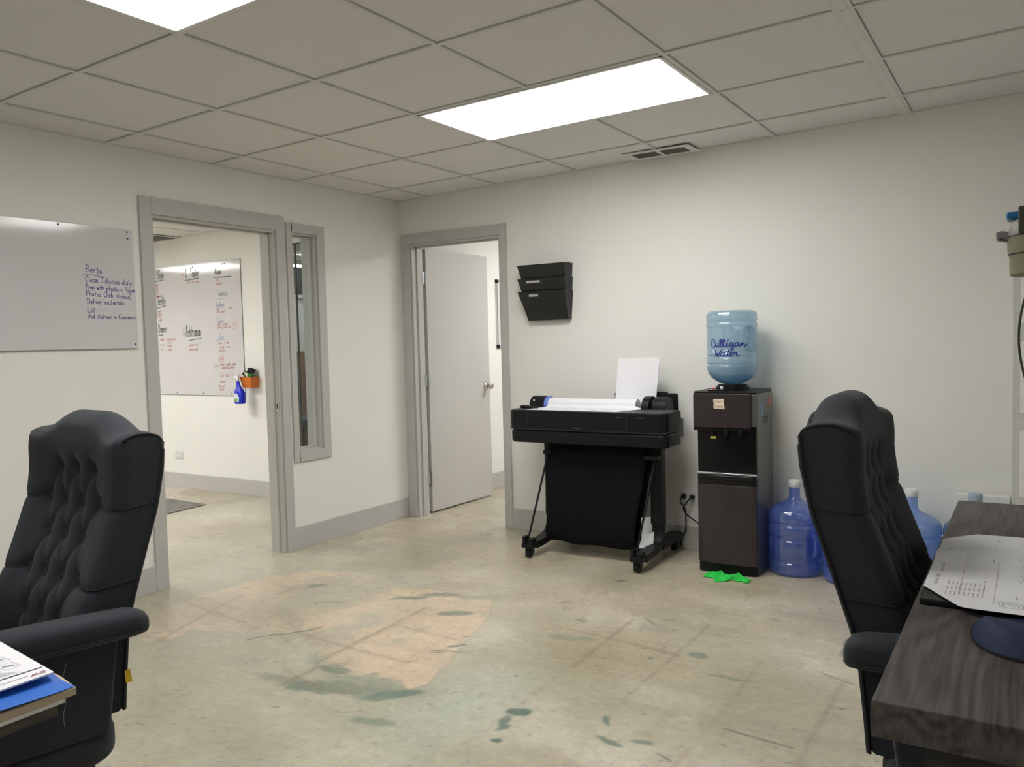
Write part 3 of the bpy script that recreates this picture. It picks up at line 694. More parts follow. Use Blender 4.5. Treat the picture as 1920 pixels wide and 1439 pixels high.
# ================================================================= WALL THINGS
# whiteboard on the left wall
t = thing('whiteboard', (0, -2.71, 1.27), 'large frameless whiteboard at left with a short blue handwritten job list', 'whiteboard')
MB().box(.0005, .006, -3.32, -2.102, 1.272, 1.868).build('board', 'board', t, bevel=.001)
s = MB()
for y, z in ((-2.475, 1.857), (-2.13, 1.854), (-2.129, 1.822), (-2.119, 1.291), (-3.29, 1.85), (-3.29, 1.29)):
    s.cyl((.006, y, z), .005, .002, 10, axis=0)
s.build_each('screw', 'screw', t)
fn = lambda a, b: (.0068, a, b)
wr = Lines()
for tx, a0, b0, a1, b1, h in [('Berto', -2.357, 1.643, -2.27, 1.638, .034), ('Clean Jobsites daily', -2.361, 1.596, -2.118, 1.586, .027), ('Prep with plastic + Paper', -2.361, 1.562, -2.103, 1.551, .024),
                              ('Photos (Job nimbus)', -2.361, 1.529, -2.125, 1.518, .025), ('Deliver materials', -2.358, 1.489, -2.166, 1.487, .027), ('Lil', -2.362, 1.450, -2.321, 1.447, .022), ('Aid Adrian + Cameron', -2.358, 1.419, -2.104, 1.417, .023)]:
    write(wr, tx, a0, b0, a1, b1, h, .0026, fn)
wr.new(); ribbon(wr, [[(-2.374, 1.632), (-2.32, 1.628), (-2.264, 1.622)]], .002, fn)
wr.build('handwriting', 'ink_blue', t)
t.location = (.0125, -2.71, 1.27); t.rotation_euler = (0, math.radians(-1.1), 0)     # lower edge tilted off the wall, added so its top mirrors the ceiling panel
# whiteboard in the meeting room
t = thing('whiteboard', (-2.4, .045, .85), 'tall whiteboard full of red and black notes seen through the left doorway', 'whiteboard')
MB().box(-3.03, -1.80, .054, .0595, .853, 2.018).build('board', 'board_far', t, bevel=.001)
e = MB(); e.box(-1.800, -1.797, .054, .0595, .853, 2.018).box(-3.03, -1.797, .053, .0595, .850, .853); e.build_each('edge_strip', 'greyp', t)
s = MB()
for x, z in ((-2.9, 1.99), (-2.43, 1.985), (-2.03, 1.985), (-2.0, 1.985), (-2.72, .87), (-2.35, .87), (-1.98, .87)): s.cyl((x, .054, z), .006, -.002, 10, axis=1)
s.build_each('screw', 'screw', t)
fn = lambda a, b: (a, .0528, b)
hb = Lines(); hr = Lines(); hp = Lines(); hg = Lines()
for tx, a0, b0, a1, h in [('Blow', -2.945, 1.915, -2.84, .075), ('Jerkly', -2.955, 1.675, -2.83, .08), ('Dames', -2.955, 1.42, -2.83, .08), ('C. Taylor', -2.53, 1.90, -2.34, .075), ('Alex', -2.13, 1.90, -2.04, .05), ('Ashtruman', -2.56, 1.375, -2.345, .10)]:
    write(hb, tx, a0, b0, a1, b0 + .004, h, .006, fn)
for a, b, c, d in ((-2.965, 1.89, -2.85, 1.90), (-2.96, 1.645, -2.835, 1.665), (-2.955, 1.40, -2.89, 1.40), (-2.53, 1.875, -2.345, 1.885), (-2.145, 1.875, -1.92, 1.875), (-2.52, 1.34, -2.345, 1.355)):
    hb.new(); ribbon(hb, [[(a, b), (c, d)]], .007, fn)
for tx, a0, b0, a1, h in [('#', -2.985, 1.91, -2.955, .06), ('#', -2.995, 1.68, -2.97, .06), ('#', -2.985, 1.42, -2.96, .06), ('#', -2.585, 1.90, -2.55, .06), ('O', -2.60, 1.38, -2.565, .07),
    ('clean', -2.97, 1.85, -2.92, .025), ('bid', -2.965, 1.825, -2.935, .022), ('call', -2.965, 1.80, -2.93, .022), ('tile', -2.96, 1.77, -2.925, .022), ('drywall', -2.96, 1.745, -2.90, .025),
    ('paint', -2.95, 1.61, -2.90, .025), ('prime', -2.95, 1.58, -2.895, .025), ('trim', -2.945, 1.555, -2.91, .022), ('seal it', -2.95, 1.525, -2.89, .022),
    ('rolling', -2.94, 1.345, -2.885, .025), ('prep', -2.935, 1.30, -2.88, .022), ('id', -2.925, 1.255, -2.90, .022), ('kitchen job', -2.83, 1.345, -2.70, .028), ('floors', -2.83, 1.315, -2.76, .025), ('bath', -2.83, 1.285, -2.765, .025), ('tiling', -2.82, 1.25, -2.77, .028),
    ('call to do it now', -2.52, 1.845, -2.345, .02), ('select 1 ea', -2.52, 1.29, -2.40, .022), ('select paint', -2.52, 1.25, -2.40, .025), ('see', -2.12, 1.845, -2.08, .022), ('call out', -2.12, 1.81, -2.04, .024),
    ('led', -2.12, 1.59, -2.09, .022), ('call', -1.965, 1.595, -1.92, .022), ('first coat', -2.125, 1.567, -2.015, .024), ('bids -- order', -2.125, 1.46, -1.99, .022), ('bring part lot', -2.12, 1.435, -1.95, .022), ('cut', -1.91, 1.45, -1.87, .03),
    ('case - 1 side', -2.12, 1.30, -1.98, .022), ('on job - floor', -2.11, 1.265, -1.965, .022), ('tomorrow', -2.11, 1.235, -2.04, .02), ('Sally', -2.12, 1.165, -2.05, .035), ('send', -2.20, 1.10, -2.12, .03), ('Door + walls  hand', -2.10, 1.115, -1.90, .03), ('cabinet drop store', -2.09, 1.085, -1.93, .025),
    ('Call Gail  Tuesday', -2.12, 1.015, -1.84, .03), ('Ovens', -2.115, .965, -2.05, .025), ('look out', -2.145, .925, -2.06, .022), ('Closet', -2.13, .895, -2.07, .025)]:
    write(hr, tx, a0, b0, a1, b0 + .002, h, .0026, fn)
ribbon(hr, [catmull([(-1.93, 1.455), (-1.90, 1.49), (-1.86, 1.47), (-1.855, 1.435), (-1.89, 1.415), (-1.93, 1.43), (-1.93, 1.455)], 4), [(-2.12, 1.155), (-2.05, 1.15)]], .003, fn)
for tx, a0, b0, a1, h in [('Dallas', -2.13, 1.625, -2.02, .035), ('Taylor', -2.13, 1.485, -2.03, .035), ('Mike', -2.13, 1.345, -2.04, .05)]:
    write(hp, tx, a0, b0, a1, b0, h, .004, fn)
ribbon(hp, [[(-2.135, 1.61), (-2.02, 1.612)], [(-2.145, 1.335), (-2.03, 1.335)]], .004, fn)
write(hg, 'Cabinets', -2.10, 1.712, -1.965, 1.714, .05, .004, fn); ribbon(hg, [[(-2.125, 1.685), (-1.94, 1.695)]], .004, fn)
hb.build('black_handwriting', 'ink_black', t); hr.build('red_handwriting', 'ink_red', t); hp.build('blue_handwriting', 'ink_pale', t); hg.build('grey_handwriting', 'ink_grey', t)
# framed whiteboard in the office behind door 2
t = thing('whiteboard', (-.04, 1.75, 1.2), 'small aluminium-framed whiteboard half hidden behind the right door casing', 'whiteboard')
y0, y1, z0, z1 = 1.285, 2.2, 1.205, 1.79
MB().box(-.0395, -.030, y0 + .012, y1 - .012, z0 + .012, z1 - .012).build('board', 'board', t)
f = MB(); f.box(-.0395, -.025, y0, y0 + .014, z0, z1).box(-.0395, -.025, y1 - .014, y1, z0, z1).box(-.0395, -.025, y0, y1, z0, z0 + .014).box(-.0395, -.025, y0, y1, z1 - .014, z1)
f.build('frame', 'alu', t, bevel=.001)
c = MB()
for yy in (y0 - .002, y1 - .028):
    for zz in (z0 - .002, z1 - .028): c.box(-.0396, -.022, yy, yy + .03, zz, zz + .03)
c.build_each('corner_cap', 'blackp', t, bevel=.002)
wr = Lines()
for i, tx in enumerate(('Mon call', 'Lisa bid', 'Pick up', 'Oven')): write(wr, tx, 1.36, 1.60 - .05 * i - (.02 if i == 3 else 0), 1.56, 1.60 - .05 * i - (.02 if i == 3 else 0), .03, .003, lambda a, b: (-.0292, a, b))
wr.build('handwriting', 'ink_blue', t)

# outlets
def outlet(x0, x1, y, z0, z1, label):
    t = thing('power_outlet', ((x0 + x1) / 2, y, z0), label, 'outlet')
    MB().box(x0, x1, y - .006, y - .0005, z0, z1).build('cover_plate', 'outlet', t, bevel=.0015)
    cx = (x0 + x1) / 2
    for dx in (-.023, .023):
        s = MB(); s.box(cx + dx - .017, cx + dx + .017, y - .008, y - .0055, (z0 + z1) / 2 - .03, (z0 + z1) / 2 + .03)
        so = s.build('socket', 'cap', t, bevel=.001)
        q = MB()
        for zz in ((z0 + z1) / 2 - .016, (z0 + z1) / 2 + .016):
            q.box(cx + dx - .007, cx + dx - .005, y - .0084, y - .0079, zz - .004, zz + .004).box(cx + dx + .005, cx + dx + .007, y - .0084, y - .0079, zz - .004, zz + .004)
        q.build_each('slot', 'screw', so)
    return t
outlet(-2.802, -2.690, .06, .262, .332, 'white double power outlet low on the meeting room wall')
outlet(2.092, 2.212, 0, .266, .342, 'white power outlet with two black plugs between printer and cooler')
# wall file holder
t = thing('wall_file_holder', (1.225, 0, 1.385), 'black three-tier wall file holder hung beside the open door', 'file holder')
def pocket(z0, z1, dy):
    p = MB(); x0, x1 = 1.095, 1.385; fx0, fx1 = 1.05, 1.40
    # open-top pocket: narrow at the bottom, flared at the top
    vs = [(x0, -.004, z0), (x1, -.004, z0), (x1, -.045, z0), (x0, -.045, z0), (fx0 + .03, -.004, z1), (fx1, -.004, z1), (fx1 - .008, -.10, z1 - .0), (fx0 - .0, -.10, z1 - .0)]
    p.add(vs, [(0, 1, 2, 3), (0, 4, 5, 1), (1, 5, 6, 2), (3, 2, 6, 7), (0, 3, 7, 4)])
    return p.build('pocket', 'holder', t, solid=.004, recalc=True)
p1 = pocket(1.52, 1.742, 0); p2 = pocket(1.455, 1.655, 0); p3 = pocket(1.39, 1.572, 0)
for (po, x0, x1, z, yy) in ((p2, 1.115, 1.215, 1.632, -.095), (p3, 1.132, 1.20, 1.545, -.093)):
    l = MB(); l.box(x0, x1, yy - .006, yy - .002, z - .006, z + .009); l.build('label_holder', 'alu', po, bevel=.001)
    l = MB(); l.box(x0 + .008, x1 - .008, yy - .0068, yy - .0058, z - .003, z + .006); 
for x in (1.12, 1.36):
    MB().box(x - .02, x + .02, -.004, -.0005, 1.70, 1.75).build('wall_mount', 'holder', t)
# marker caddy and cleaning things
t = thing('marker_caddy', (-1.65, .045, .93), 'orange plastic caddy on the wall beside the tall whiteboard', 'caddy')
cb = MB(); x0, x1, z0, z1 = -1.752, -1.622, .93, 1.015
vs = [(x0 + .015, .055, z0), (x1 - .01, .055, z0), (x1 - .01, -.02, z0), (x0 + .015, -.02, z0), (x0, .055, z1), (x1, .055, z1), (x1, -.032, z1), (x0, -.032, z1)]
cb.add(vs, [(0, 3, 2, 1), (0, 1, 5, 4), (1, 2, 6, 5), (3, 7, 6, 2), (0, 4, 7, 3)])
cb.build('bin', 'orange', t, solid=.004)
rim = MB(); rim.tube([(x0, .055, z1), (x0, -.032, z1), (x1, -.032, z1), (x1, .055, z1)], .0035, 8); rim.build('rim', 'orange', t, smooth=True)
def lumpy(mb, c, r, seed, n=18, k=.35, squash=(1, 1, 1)):
    def fn_(u, v):
        th = u * 2 * math.pi; ph = v * math.pi
        d = Vector((math.sin(ph) * math.cos(th), math.sin(ph) * math.sin(th), math.cos(ph)))
        q = r * (1 + k * (math.sin(3 * th + seed) * math.sin(4 * ph + seed * 2) + .5 * math.sin(7 * th + 2 * seed) * math.sin(6 * ph)) * math.sin(ph))
        return (c[0] + d.x * q * squash[0], c[1] + d.y * q * squash[1], c[2] + d.z * q * squash[2])
    mb.grid(fn_, n * 2, n)
g = MB(); lumpy(g, (-1.712, .01, 1.035), .034, 1.3, k=.45, squash=(1, .8, .9)); lumpy(g, (-1.672, .016, 1.066), .036, 2.6, k=.3, squash=(1, .8, .8))
for q in ((-1.735, .0, 1.05), (-1.725, 0, 1.062), (-1.74, 0, 1.035)): lumpy(g, q, .011, q[0] * 9, n=8)
tag(g.build('rubber_glove', 'glovedk', smooth=True), 'crumpled black glove stuffed in the orange caddy', 'glove')
g = MB(); lumpy(g, (-1.643, -.012, 1.028), .026, 4.1, k=.25, squash=(1.1, .7, .7))
tag(g.build('rubber_glove', 'glovegr', smooth=True), 'green glove bulging from the right side of the orange caddy', 'glove')
for i, (x, m_, z, lb) in enumerate(((-1.730, 'manila', 1.045, 'cream-capped marker at the left of the orange caddy'), (-1.708, 'marker', 1.06, 'light green marker standing in the orange caddy'), (-1.688, 'white', 1.05, 'white-capped marker in the middle of the orange caddy'))):
    k = MB(); k.lathe([(.0001, 0), (.0075, 0), (.0075, .07), (.009, .072), (.009, z - .935 - .006), (.005, z - .935), (.0001, z - .935)], (x, -.008 - .002 * i, .937), 14)
    tag(k.build('marker', m_, smooth='auto'), lb, 'marker')
# spray bottle hanging from the caddy
t = thing('spray_bottle', (-1.745, -.05, .795), 'blue spray bottle with white trigger hanging from the orange caddy', 'spray bottle')
b = MB(); prof = [(.048, .795), (.055, .80), (.057, .84), (.055, .885), (.044, .91), (.026, .93), (.019, .96), (.015, .985)]
N_ = 28; vs = []
for i, (r, z) in enumerate(prof):
    cx = -1.737 - .0185 * max(0, (z - .9) / .085)
    for k in range(N_):
        an = 2 * math.pi * k / N_; c_, s_ = math.cos(an), math.sin(an)
        vs.append((cx + r * (abs(c_) ** .7) * (1 if c_ > 0 else -1), -.056 + .55 * r * (abs(s_) ** .8) * (1 if s_ > 0 else -1), z))
b.add(vs, [(i * N_ + k, i * N_ + (k + 1) % N_, (i + 1) * N_ + (k + 1) % N_, (i + 1) * N_ + k) for i in range(len(prof) - 1) for k in range(N_)] + [tuple(range(N_))])
b.build('bottle_body', 'spray', t, smooth=True)
l = MB(); l.prism([(x_ + .014, z_) for x_, z_ in ((-1.779, .815), (-1.728, .812), (-1.722, .85), (-1.735, .872), (-1.76, .885), (-1.782, .88), (-1.786, .85))], -.0885, -.0860, 1)
lb_ = l.build('label', 'spraylabel', t)
l = MB(); l.prism([(x_ + .014, z_) for x_, z_ in ((-1.777, .818), (-1.745, .816), (-1.738, .845), (-1.76, .838), (-1.783, .842))], -.0893, -.0886, 1); l.build('label_print', 'spraygreen', lb_)
h = MB(); h.cyl((-1.7555, -.056, .983), .0145, .018, 16); h.prism([(-1.80, 1.012), (-1.795, 1.03), (-1.755, 1.036), (-1.735, 1.025), (-1.742, .999), (-1.765, .999), (-1.772, 1.012)], -.066, -.046, 1)
h.tube([(-1.777, -.056, 1.012), (-1.785, -.056, .995), (-1.78, -.056, .978)], .004, 8); h.build('trigger_head', 'cap', t, bevel=.002)

# floor mat
rg = MB(); rg.prism([(-1.787, -.391), (-1.741, -.835), (-3.0, -.93), (-3.05, -.36)], .0005, .007, 2)
tag(rg.build('floor_mat', 'rug', bevel=.002), 'thin grey speckled mat on the concrete inside the left doorway', 'mat')
# vents
t = thing('ceiling_vent', (2.04, -.125, CH + .03), 'double linear air grille in the ceiling above the file holder', 'vent')
z0 = zc(2.04) - .006; f = MB()
vx0, vx1, vy0, vy1 = 1.845, 2.245, -.205, -.02
f.box(vx0, vx1, vy0, vy0 + .032, z0, z0 + .006).box(vx0, vx1, vy1 - .03, vy1, z0, z0 + .006).box(vx0, vx0 + .04, vy0 + .032, vy1 - .03, z0, z0 + .006).box(vx1 - .04, vx1, vy0 + .032, vy1 - .03, z0, z0 + .006).box(2.035, 2.055, vy0 + .032, vy1 - .03, z0, z0 + .006)
f.build('frame', 'fixture', t, bevel=.001)
MB().box(vx0 + .04, vx1 - .04, vy0 + .03, vy1 - .03, z0 + .0055, z0 + .0065).build('backing', 'screw', t)
for a, b_ in ((vx0 + .042, 2.034), (2.056, vx1 - .042)):
    q = MB()
    for i in range(6):
        y = vy0 + .040 + i * .020; q.box(a, b_, y, y + .003, z0 - .001, z0 + .0055)
    q.build('louver', 'greyp', t)
t = thing('ceiling_vent', (-2.84, .02, CM), 'flat grey square air diffuser on the meeting room ceiling', 'vent')
MB().box(-3.14, -2.58, -.30, .055, CM - .006, CM - .001).build('frame', 'fixture', t, bevel=.001)
q = MB()
for k in range(4): 
    d = .018 + .036 * k; x0, x1, y0, y1 = -3.10 + d, -2.61 - d, -.28 + d * .85, .04 - d * .85
    q.box(x0, x1, y0, y0 + .014, CM - .012, CM - .006).box(x0, x1, y1 - .014, y1, CM - .012, CM - .006).box(x0, x0 + .014, y0, y1, CM - .012, CM - .006).box(x1 - .014, x1, y0, y1, CM - .012, CM - .006)
q.build('diffuser_cone', 'greyp', t)
MB().box(-3.12, -2.60, -.28, .04, CM - .0075, CM - .0062).build('backing', 'gap', t)

# ================================================================= PRINTER
t = thing('plotter_printer', (1.72, -.35, 0), 'wide black large-format printer on a wheeled stand with fabric catch bin', 'printer')
def rrect_plan(x0, x1, y0, y1, r, n=6):
    P = []
    for cx, cy, a in ((x1 - r, y0 + r, -90), (x1, y1, None), (x0, y1, None), (x0 + r, y0 + r, 180)):
        if a is None: P.append((cx, cy)); continue
        for i in range(n + 1):
            an = math.radians(a + 90 * i / n); P.append((cx + r * math.cos(an), cy + r * math.sin(an)))
    return P
px0, px1, pf, pb = 1.222, 2.214, -.525, -.295
u = MB(); u.prism(rrect_plan(px0, px1, pf, pb, .045), .748, .849, 2)
u.build('upper_housing', 'printer', t, bevel=.003)
u = MB(); u.prism(rrect_plan(px0 + .002, px1 + .002, pf + .008, pb, .045), .660, .738, 2)
u.build('lower_housing', 'printer', t, bevel=.018, seg=5)
MB().box(px0 + .012, px1 - .01, pf + .016, pb, .738, .748).build('paper_slot', 'screw', t)
MB().prism(rrect_plan(px0 + .006, px1 - .006, pf + .005, pb, .043), .849, .8535, 2).build('top_cover', 'printer_top', t, bevel=.0015)
MB().box(px0 + .03, px1 - .03, pb, -.17, .69, .80).build('rear_housing', 'printer', t, bevel=.01)
sm = MB()
for x in (px0 + .135, px1 - .225): sm.box(x, x + .0015, pf - .0004, pf + .02, .75, .848); sm.box(x + .002, x + .0035, pf + .0114, pf + .02, .68, .737)
sm.build_each('panel_seam', 'screw', t)
ml = MB(); ml.box(1.93, 1.955, pf - .0006, pf + .001, .823, .8255).box(1.96, 1.995, pf - .0006, pf + .001, .823, .8245).box(2.04, 2.095, pf - .0006, pf + .001, .8245, .827).box(1.655, 1.705, pf - .0006, pf + .001, .757, .759)
ml.build_each('marking', 'greyp', t)
# roll on top at rear
r = MB(); r.lathe([(.0001, 0), (.043, 0), (.043, .58), (.0001, .58)], (1.352, -.235, .862), 32, axis=0); r.build('paper_roll', 'paper', t, smooth='auto')
r = MB(); r.lathe([(.02, 0), (.052, 0), (.052, .022), (.02, .022)], (1.332, -.235, .862), 32, axis=0); r.build('roll_ring', 'bluering', t, smooth='auto')
def rollend(x0, x1, y0, y1, z0, z1, parent, notch):
    n = 14; pts = [(y0, z0)]
    for i in range(n + 1):
        an = math.pi - math.pi * i / n; pts.append(((y0 + y1) / 2 + (y1 - y0) / 2 * math.cos(an), z0 + (z1 - z0) * (.45 + .55 * math.sin(an))))
    pts.append((y1, z0))
    q = MB(); q.prism(pts, x0, x1, 0); return q.build('roll_holder', 'blackp', parent, bevel=.004)
rollend(1.235, 1.332, -.30, -.17, .80, .918, t, 0)
e1 = rollend(1.985, 2.03, -.32, -.17, .80, .925, t, 1); rollend(2.04, 2.125, -.30, -.16, .80, .92, t, 1)
q = MB(); q.cyl((2.028, -.245, .885), .018, .016, 16, axis=0); q.build('spindle', 'greyp', t, smooth='auto')
q = MB(); q.cyl((1.275, -.303, .893), .006, -.004, 12, axis=1); q.build('indicator', 'cap', t)
# rear sheet support behind the standing paper
q = MB(); q.box(1.74, 2.14, -.150, -.138, .80, .935); q.box(1.80, 2.08, -.152, -.140, .80, .945)
q.build('sheet_support', 'blackp', t, bevel=.006)
# stand
for x in (1.405, 2.085):
    q = MB(); s_ = 1 if x > 1.7 else -1
    wv = .034
    # upright and curved foot in one leg
    prof = catmull([(-.33, .665), (-.325, .45), (-.33, .22), (-.345, .135), (-.39, .095), (-.48, .08), (-.58, .075)], 5)
    tk = .032
    out = []; inn = []
    for i, (yy, zz) in enumerate(prof):
        a = prof[max(i - 1, 0)]; b = prof[min(i + 1, len(prof) - 1)]; d = math.hypot(b[0] - a[0], b[1] - a[1]); nx, nz = -(b[1] - a[1]) / d, (b[0] - a[0]) / d
        kk = tk * (1.0 if zz > .2 else .62)
        out.append((yy + nx * kk, zz + nz * kk)); inn.append((yy - nx * kk, zz - nz * kk))
    nn = len(prof); vs = [(x - wv, p[0], p[1]) for p in out] + [(x - wv, p[0], p[1]) for p in inn] + [(x + wv, p[0], p[1]) for p in out] + [(x + wv, p[0], p[1]) for p in inn]
    fs = []
    for i in range(nn - 1):
        fs += [(i, i + 1, nn + i + 1, nn + i), (2 * nn + i, 3 * nn + i, 3 * nn + i + 1, 2 * nn + i + 1), (i, 2 * nn + i, 2 * nn + i + 1, i + 1), (nn + i, nn + i + 1, 3 * nn + i + 1, 3 * nn + i)]
    fs += [(0, nn, 3 * nn, 2 * nn), (nn - 1, 3 * nn - 1, 4 * nn - 1, 2 * nn - 1)]
    q.add(vs, fs); lg = q.build('stand_leg', 'blackp', t, bevel=.003)
    q = MB(); q.prism([(-.345, .07), (-.345, .115), (-.07, .118), (-.035, .105), (-.035, .07)], x - .036, x + .036, 0); q.build('rear_foot', 'blackp', t, bevel=.006)
    q = MB(); q.box(x - .045, x + .03, -.63, -.565, .062, .088).box(x - .042, x - .022, -.625, -.575, .088, .128).box(x - .005, x + .026, -.625, -.575, .088, .118).box(x - .022, x - .005, -.615, -.585, .088, .105)
    q.build('foot_bracket', 'blackp', t, bevel=.003)
    for yy in (-.597, -.065):
        c = MB(); c.lathe([(.0001, -.015), (.022, -.015), (.026, -.011), (.026, .011), (.022, .015), (.0001, .015)], (x - .012, yy, .0265), 24, axis=0); c.box(x - .032, x + .008, yy - .012, yy + .026, .030, .066); c.cyl((x - .012, yy + .01, .05), .008, .02, 12)
        cc = c.build('caster', 'blackp', t, smooth='auto')
    q = MB(); q.tube([(x + (.03 if s_ > 0 else .035), -.43, .60), (x - .014, -.598, .115)], .0062, 10); q.build('strut', 'blackp', t, smooth='auto')
    q = MB(); q.box(x - .03 if s_ > 0 else x + .01, x + .05 if s_ > 0 else x + .06, -.45, -.40, .59, .61); q.build('bin_hook', 'blackp', t, bevel=.002)
q = MB(); q.box(1.44, 2.05, -.335, -.315, .13, .16).box(1.37, 2.12, -.36, -.30, .635, .66); q.build('cross_bar', 'blackp', t, bevel=.002)
bn = MB()
def binf(u_, v_):
    # hanging fabric: front sheet down, round the bottom, back up
    L = [(-.40, .64), (-.43, .55), (-.452, .40), (-.465, .25), (-.47, .15), (-.455, .085), (-.415, .062), (-.37, .08), (-.345, .16), (-.325, .4), (-.30, .64)]
    P = BINP; k = v_ * (len(P) - 1); i = min(int(k), len(P) - 2); f_ = k - i
    y = P[i][0] * (1 - f_) + P[i + 1][0] * f_; z = P[i][1] * (1 - f_) + P[i + 1][1] * f_
    x = 1.447 + (2.042 - 1.447) * u_ + (.014 * math.sin(z * 9)) * (1 - 2 * u_) - .035 * (1 - u_) * max(0, min(1, (.60 - z) / .5)) * 1.0 - .03 * u_ * max(0, min(1, (.60 - z) / .5))
    return (x, y + .006 * math.sin(u_ * 9 + z * 7), z + .004 * math.sin(u_ * 14) * (1 if z < .1 else 0))
BINP = catmull([(-.40, .655), (-.425, .56), (-.445, .40), (-.458, .25), (-.463, .15), (-.452, .09), (-.418, .068), (-.385, .085), (-.37, .16), (-.36, .4), (-.35, .655)], 4)
bn.grid(binf, 24, 50); bn.build('catch_bin', 'mesh', t, smooth=True, solid=.003)
# items on and in the printer
p = MB(); p.grid(lambda u_, v_: (1.782 + (.002 + .255 * u_) + .018 * v_ * 0, -.158 - .010 * v_ + .012 * v_ * v_ * 0 + (.045 * v_), .862 + .282 * v_), 6, 12)
pp = MB(); pp.add([(1.765, -.190, .870), (2.022, -.190, .870), (2.040, -.158, 1.144), (1.780, -.158, 1.142)], [(0, 1, 2, 3)])
tag(pp.build('paper_stack', 'paper', solid=.006), 'upright stack of white paper standing in the printer rear feed', 'paper')
p = MB(); p.add([(1.335, -.505, .8548), (1.92, -.51, .8548), (1.99, -.31, .8548), (1.93, -.285, .872), (1.37, -.285, .872), (1.36, -.31, .8548)], [(0, 1, 2, 5), (5, 2, 3, 4)])
tag(p.build('printed_sheet', 'paper', solid=.0008), 'large white printed sheet lying across the printer top', 'paper')
dr = MB()
rs = random.Random(3)
for i in range(26):
    a = rs.uniform(1.42, 1.88); b = rs.uniform(-.48, -.34); l = rs.uniform(.01, .07)
    dr.box(a, a + l, b, b + .002, .8553, .8556)
tag(dr.build('sheet_print', 'grey_ln'), 'faint grey drawing lines printed on the sheet on the printer', 'print')
bpy.data.objects['sheet_print'].parent = bpy.data.objects['printed_sheet']
bpy.data.objects['sheet_print'].location = Vector(ORG['sheet_print']) - Vector(ORG['printed_sheet'])
for k_ in ('label', 'category'): del bpy.data.objects['sheet_print'][k_]
c = MB()
hp_ = catmull([(1.262, -.44, .868), (1.275, -.44, .8705), (1.30, -.435, .870), (1.33, -.425, .862), (1.345, -.42, .8605), (1.365, -.415, .862)], 4)
n_ = len(hp_); c.tube(hp_, [.010 + .007 * math.sin(math.pi * min(1, i / (n_ * .62))) if i < n_ * .62 else .0085 + .003 * (i / n_) for i in range(n_)], 14)
for v_ in range(len(c.v)):
    x_, y_, z_ = c.v[v_]; c.v[v_] = (x_, y_, .8545 + max(0, (z_ - .853)) * .62)
tag(c.build('handheld_cutter', 'blackp', smooth=True), 'small black handheld cutter lying on the left end of the printer', 'tool')
p = MB(); p.add([(2.03, -.44, .12), (2.075, -.30, .12), (2.07, -.31, .25), (2.02, -.42, .26)], [(0, 1, 2, 3)]); p.add([(2.02, -.47, .095), (2.08, -.40, .10), (2.075, -.37, .175), (2.035, -.43, .165)], [(0, 1, 2, 3)])
tag(p.build('loose_paper', 'paper', solid=.001), 'curled white sheet poking from the right side of the catch bin', 'paper')
# power cords
def cord(pts, parent, r=.0038):
    cb_ = MB(); cb_.tube(catmull(pts, 8), r, 8); c_ = cb_.build('power_cord', 'blackp', parent, smooth=True)
    q = MB(); a = Vector(pts[0]); q.lathe([(.0001, 0), (.014, 0), (.016, -.008), (.013, -.024), (.006, -.034), (.0001, -.034)], (a.x, -.0095, a.z), 14, axis=1)
    q.build('plug', 'blackp', c_, smooth='auto')
cord([(2.118, -.043, .318), (2.112, -.06, .29), (2.135, -.05, .255), (2.135, -.035, .20), (2.13, -.03, .12), (2.11, -.05, .06), (2.13, -.09, .03)], t)

# ================================================================= COOLER
cx0, cx1, cf, cbk = 2.342, 2.66, -.40, -.09
t = thing('water_cooler', (2.5, -.24, 0), 'tall black and dark brown water cooler with a light blue jug on top', 'water cooler')
cord([(2.170, -.043, .316), (2.160, -.065, .30), (2.135, -.07, .26), (2.15, -.06, .22), (2.22, -.05, .17), (2.27, -.07, .135), (2.38, -.06, .10)], t)
MB().box(cx0 + .004, cx1, -.385, cbk, .012, .955).build('cabinet', 'coolerside', t, bevel=.008)
MB().box(cx0 - .02, cx1 - .03, cf, cf + .06, .775, .955).build('control_panel', 'coolerpanel', t, bevel=.004)
MB().box(cx0 - .02, cx1 - .006, cf + .012, cbk, .953, .966).build('top_deck', 'blackp', t, bevel=.004)
MB().box(cx0, cx1 - .004, cf + .008, cf + .03, .535, .79).build('dispensing_bay', 'blackg', t, bevel=.004)
MB().box(cx0 - .02, cx1 - .028, cf + .002, cf + .03, .758, .778).build('panel_underside', 'blackg', t, bevel=.003)
MB().box(cx0, cx1 - .002, cf - .01, cf + .03, .527, .537).build('chrome_strip', 'chrome', t, bevel=.002)
# bowed lower door
dd = MB(); n = 16; pl = [(cx0 + .002 + (cx1 - cx0 - .004) * i / n, cf - .005 - .022 * math.sin(math.pi * i / n) ** .6) for i in range(n + 1)]
pl += [(cx1 - .002, cf + .02), (cx0 + .002, cf + .02)]
dd.prism(pl, .055, .475, 2); dr_ = dd.build('lower_door', 'coolerpanel', t, bevel=.002)
dd = MB(); dd.prism([(p[0], p[1] + (.003 if k < n + 1 else 0)) for k, p in enumerate(pl)], .475, .505, 2); dd.build('handle_recess', 'blackp', dr_, bevel=.002)
dd = MB(); dd.prism([(p[0], p[1] - (.002 if k < n + 1 else 0)) for k, p in enumerate(pl)], .505, .526, 2); dd.build('handle_lip', 'blackg', dr_, bevel=.003)
dd = MB(); dd.prism([(p[0] * .995 + .0125, p[1] + .012) for p in pl], .0, .055, 2); dd.build('kick_plate', 'blackp', t, bevel=.002)
for x in (2.425, 2.50, 2.575):
    q = MB(); q.cyl((x, cf + .002, .735), .012, .035, 14); q.cyl((x, cf - .008, .745), .009, .02, 12, axis=1); q.build('tap', 'blackg', t, smooth='auto')
